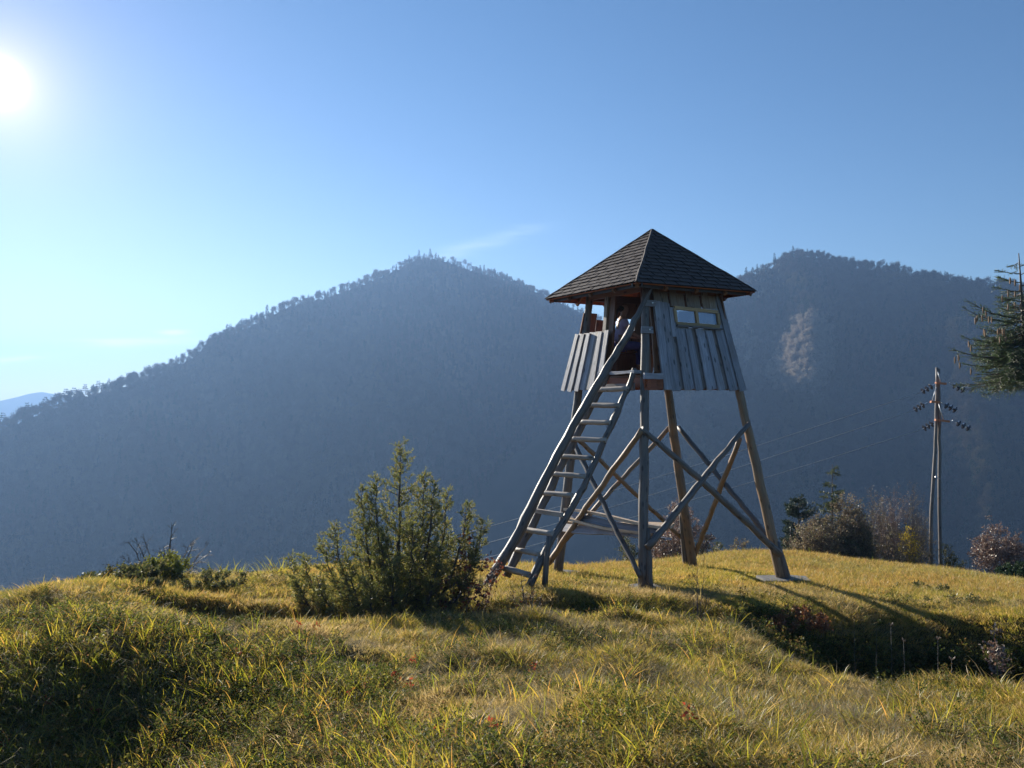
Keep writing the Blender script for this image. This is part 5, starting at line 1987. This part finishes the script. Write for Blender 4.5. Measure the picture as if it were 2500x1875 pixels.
def crown_dec(name, mat, n=560, H=11.0, R=3.6):
    c = rng.normal(size=(14, 3))
    c = unit(c) * rng.random((14, 1)) ** 0.4 * np.array([R * 0.75, R * 0.75, H * 0.30]) + np.array([0, 0, H * 0.62])
    k = rng.integers(0, 14, n)
    p = c[k] + rng.normal(0, 0.75, (n, 3))
    V, Fq = leaves(p, rand_dirs(n, 0.4), rng.uniform(0.4, 0.9, n), rng.uniform(0.3, 0.6, n))
    tv, tf, _ = segs_mesh(np.array([[0, 0, -1, 0, 0, H * 0.7, 0.22, 0.06]]), 4)
    return mesh(name, np.concatenate([V, tv]), np.concatenate([Fq, tf + len(V)]), mat)


def crown_con(name, mat, n=240, H=13.0, R=2.6, pine=False):
    t = rng.random(n) ** (0.7 if not pine else 0.6)
    if pine:
        h = H * (0.45 + 0.55 * rng.random(n))
        lay = np.round(h / 1.6) * 1.6
        r = R * (1.1 - (lay / H)) * 1.5 + 0.4
        a = rng.uniform(0, 6.283, n)
        q = rng.random(n) ** 0.6
        p = np.stack([np.cos(a) * r * q, np.sin(a) * r * q, lay + rng.normal(0, 0.25, n)], 1)
        dr = np.stack([np.cos(a), np.sin(a), rng.normal(0.1, 0.2, n)], 1)
    else:
        h = H * (0.10 + 0.90 * (1 - t))
        r = R * (1 - h / H) + 0.12
        a = rng.uniform(0, 6.283, n)
        q = rng.random(n) ** 0.5
        p = np.stack([np.cos(a) * r * q * 0.8, np.sin(a) * r * q * 0.8, h], 1)
        dr = np.stack([np.cos(a), np.sin(a), np.full(n, -0.35)], 1)
    V, Fq = leaves(p, unit(dr), rng.uniform(0.7, 1.3, n), rng.uniform(0.5, 0.9, n))
    tv, tf, _ = segs_mesh(np.array([[0, 0, -1, 0, 0, H * 0.97, 0.20, 0.04]]), 4)
    return mesh(name, np.concatenate([V, tv]), np.concatenate([Fq, tf + len(V)]), mat)


for k in range(4):
    proto('wood_trees', 'dec_%d' % k, crown_dec('wood_tree', M_fdec))
for k in range(2):
    proto('wood_trees', 'spr_%d' % k, crown_con('wood_spruce', M_fcon))
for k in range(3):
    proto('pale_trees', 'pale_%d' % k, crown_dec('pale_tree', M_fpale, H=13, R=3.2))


def hill_points(n, a0, a1, ra, rb, rid):
    az_ = rng.uniform(a0, a1, n)
    rr0 = interp(rid, az_)
    r = rr0 + rng.uniform(ra, rb, n)
    return az_, r


def forest(name, az_, r, sc0, sc1, col, npro, label, con_frac=0.25):
    z = hills(az_, r)
    x = (az_ - 1250) / F * r
    n = len(x)
    s = rng.uniform(sc0, sc1, n)
    rot = np.stack([rng.normal(0, 0.04, n), rng.normal(0, 0.04, n), rng.uniform(0, 6.283, n)], 1)
    if col == 'wood_trees':
        clump = vnoise(x * 0.012, r * 0.012, 61)
        idx = np.where(rng.random(n) < np.clip((clump - 0.35) * 1.6, 0.04, 0.8) * con_frac * 2, rng.integers(4, 6, n), rng.integers(0, 4, n))
    else:
        idx = rng.integers(0, npro, n)
    return scatter(name, np.stack([x, r, z], 1), rot, np.stack([s, s, s * rng.uniform(0.85, 1.15, n)], 1), idx, col, label)


a_, r_ = hill_points(15000, -60, 2000, -430, 12, R1)
forest('mountain_wood', a_, r_, 0.55, 1.0, 'wood_trees', 6, 'hazy autumn wood covering the shaded mountain on the left')
a_, r_ = hill_points(11000, 1480, 2620, -360, 12, R2)
forest('right_hill_wood', a_, r_, 0.5, 0.9, 'wood_trees', 6, 'hazy autumn wood covering the shaded hill on the right')


# pale groves on the right hill, sunlit look put into their crown colour: found by where they appear on the slope
def slope_hit(px, py):
    r = np.arange(330, 900, 2.0)
    z = hills(np.full(r.shape, float(px)), r)
    k = np.argmax(z > -(py - HOR) / F * r)
    return r[k] if z[k] > -(py - HOR) / F * r[k] else None


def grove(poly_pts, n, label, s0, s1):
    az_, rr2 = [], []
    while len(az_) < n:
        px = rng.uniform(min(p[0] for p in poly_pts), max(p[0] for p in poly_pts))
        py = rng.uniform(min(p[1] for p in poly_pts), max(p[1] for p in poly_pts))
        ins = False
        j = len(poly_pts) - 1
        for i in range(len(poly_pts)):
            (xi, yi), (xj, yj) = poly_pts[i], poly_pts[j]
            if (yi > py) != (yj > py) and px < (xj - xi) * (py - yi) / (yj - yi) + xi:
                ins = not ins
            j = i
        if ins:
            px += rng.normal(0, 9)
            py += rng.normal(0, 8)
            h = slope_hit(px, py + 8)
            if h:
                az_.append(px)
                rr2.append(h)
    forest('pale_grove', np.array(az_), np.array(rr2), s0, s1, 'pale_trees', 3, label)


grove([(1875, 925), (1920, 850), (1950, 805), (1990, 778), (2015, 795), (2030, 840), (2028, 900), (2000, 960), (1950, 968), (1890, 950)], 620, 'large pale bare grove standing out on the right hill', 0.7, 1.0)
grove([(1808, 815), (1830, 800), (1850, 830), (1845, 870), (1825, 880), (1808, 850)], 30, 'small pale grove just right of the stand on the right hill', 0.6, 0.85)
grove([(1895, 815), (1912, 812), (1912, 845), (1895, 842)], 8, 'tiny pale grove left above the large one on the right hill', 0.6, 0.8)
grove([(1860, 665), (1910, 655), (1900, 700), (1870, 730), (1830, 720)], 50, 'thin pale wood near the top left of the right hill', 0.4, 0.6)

# trees that can be told apart on the skylines
ridge_protos = {'ridge_spruce': [crown_con('ridge_spruce', M_fcon, 150, 12, 2.2) for _ in range(3)],
                'ridge_pine': [crown_con('ridge_pine', M_fcon, 190, 11, 3.0, True) for _ in range(3)],
                'ridge_broadleaf': [crown_dec('ridge_broadleaf', M_fdec, 200, 9, 3.0) for _ in range(3)]}


def where_left(px):
    for lim, t in ((70, 'at the left edge above the far blue hill'), (140, 'right of the far blue hill'), (210, 'below the thin streak of cloud at the left'), (290, 'under the left end of the low cloud'),
                   (370, 'under the right half of the low cloud'), (440, 'just below the bright tip of the low cloud'), (520, 'on the steeper step right of the low cloud'), (600, 'half way up the long left ridge'), (9999, 'on the upper end of the long left ridge')):
        if px < lim:
            return t


def where_summit(px):
    for lim, t in ((700, 'low on the left shoulder of the pointed mountain'), (800, 'on the left shoulder of the pointed mountain'), (880, 'below the summit on its left flank'), (960, 'just left of the summit'), (1060, 'right on the summit of the pointed mountain'),
                   (1130, 'under the slanting cloud right of the summit'), (1220, 'on the right flank under the small cloud'), (9999, 'near the left eave of the stand')):
        if px < lim:
            return t


def where_right(px):
    for lim, t in ((1900, 'where the right hill comes out behind the stand roof'), (1960, 'on the left end of the right summit'), (2030, 'on the flat top of the right hill'), (2100, 'just right of the flat top of the right hill'), (2180, 'on the middle of the right skyline'),
                   (2260, 'on the falling skyline left of the pole'), (2330, 'on the skyline straight above the power pole'), (2410, 'on the skyline between pole and spruce'), (9999, 'on the skyline behind the big spruce')):
        if px < lim:
            return t


def size_word(s, lo, hi):
    return 'tiny' if s < lo else ('small' if s < hi else 'taller')


def ridge_tree(px, ridtab, rtab, kind, s, dr, label, group):
    r = float(interp(rtab, px)) + dr
    x = (px - 1250) / F * r
    z = float(hills(np.array([float(px)]), np.array([r]))[0])
    me = random.choice(ridge_protos[kind])
    o = bpy.data.objects.new(kind, me)
    COL.objects.link(o)
    o.location = (x, r, z - 0.3)
    o.rotation_euler = (0, 0, random.uniform(0, 6.28))
    o.scale = (s * random.uniform(0.85, 1.15), s * random.uniform(0.85, 1.15), s)
    tag(o, label, 'tree', group)
    return o


for px in np.arange(0, 640, 6.3):
    k = random.random()
    if k < 0.16:
        continue
    kind = 'ridge_pine' if k < 0.78 else 'ridge_spruce'
    s_ = random.uniform(0.42, 1.0)
    ridge_tree(px + random.uniform(-3, 3), RID1, R1, kind, s_, random.uniform(-6, 4), '%s %s %s' % (size_word(s_, 0.6, 0.82), 'flat-crowned dark pine' if kind == 'ridge_pine' else 'pointed dark spruce', where_left(px)), 'trees on the long left ridge')
for px in [640, 655, 690, 700, 742, 765, 781, 812, 800, 818, 850, 862, 870, 877, 895, 940, 733, 754, 832]:
    s_ = random.uniform(0.55, 0.95)
    ridge_tree(px + random.uniform(-2, 2), RID1, R1, 'ridge_spruce', s_, random.uniform(-5, 3), '%s pointed spruce %s' % (size_word(s_, 0.65, 0.8), where_summit(px)), 'spruces left of the summit')
for px in np.arange(600, 1340, 7.5):
    s_ = random.uniform(0.35, 0.65)
    kind = random.choice(['ridge_broadleaf', 'ridge_broadleaf', 'ridge_pine'])
    ridge_tree(px + random.uniform(-3, 3), RID1, R1, kind, s_, random.uniform(-6, 4), '%s %s %s' % (size_word(s_, 0.44, 0.55), 'round-topped tree' if kind == 'ridge_broadleaf' else 'flat-topped pine', where_summit(px)), 'trees on the summit skyline')
for px in np.arange(1850, 2500, 6.6):
    kind = 'ridge_spruce' if (px > 2290 and random.random() < 0.5) or random.random() < 0.15 else 'ridge_broadleaf'
    s_ = random.uniform(0.45, 0.85)
    ridge_tree(px + random.uniform(-3, 3), RID2, R2, kind, s_, random.uniform(-6, 4), '%s %s %s' % (size_word(s_, 0.58, 0.72), 'round-topped bare tree' if kind == 'ridge_broadleaf' else 'pointed spruce', where_right(px)), 'trees on the skyline of the right hill')
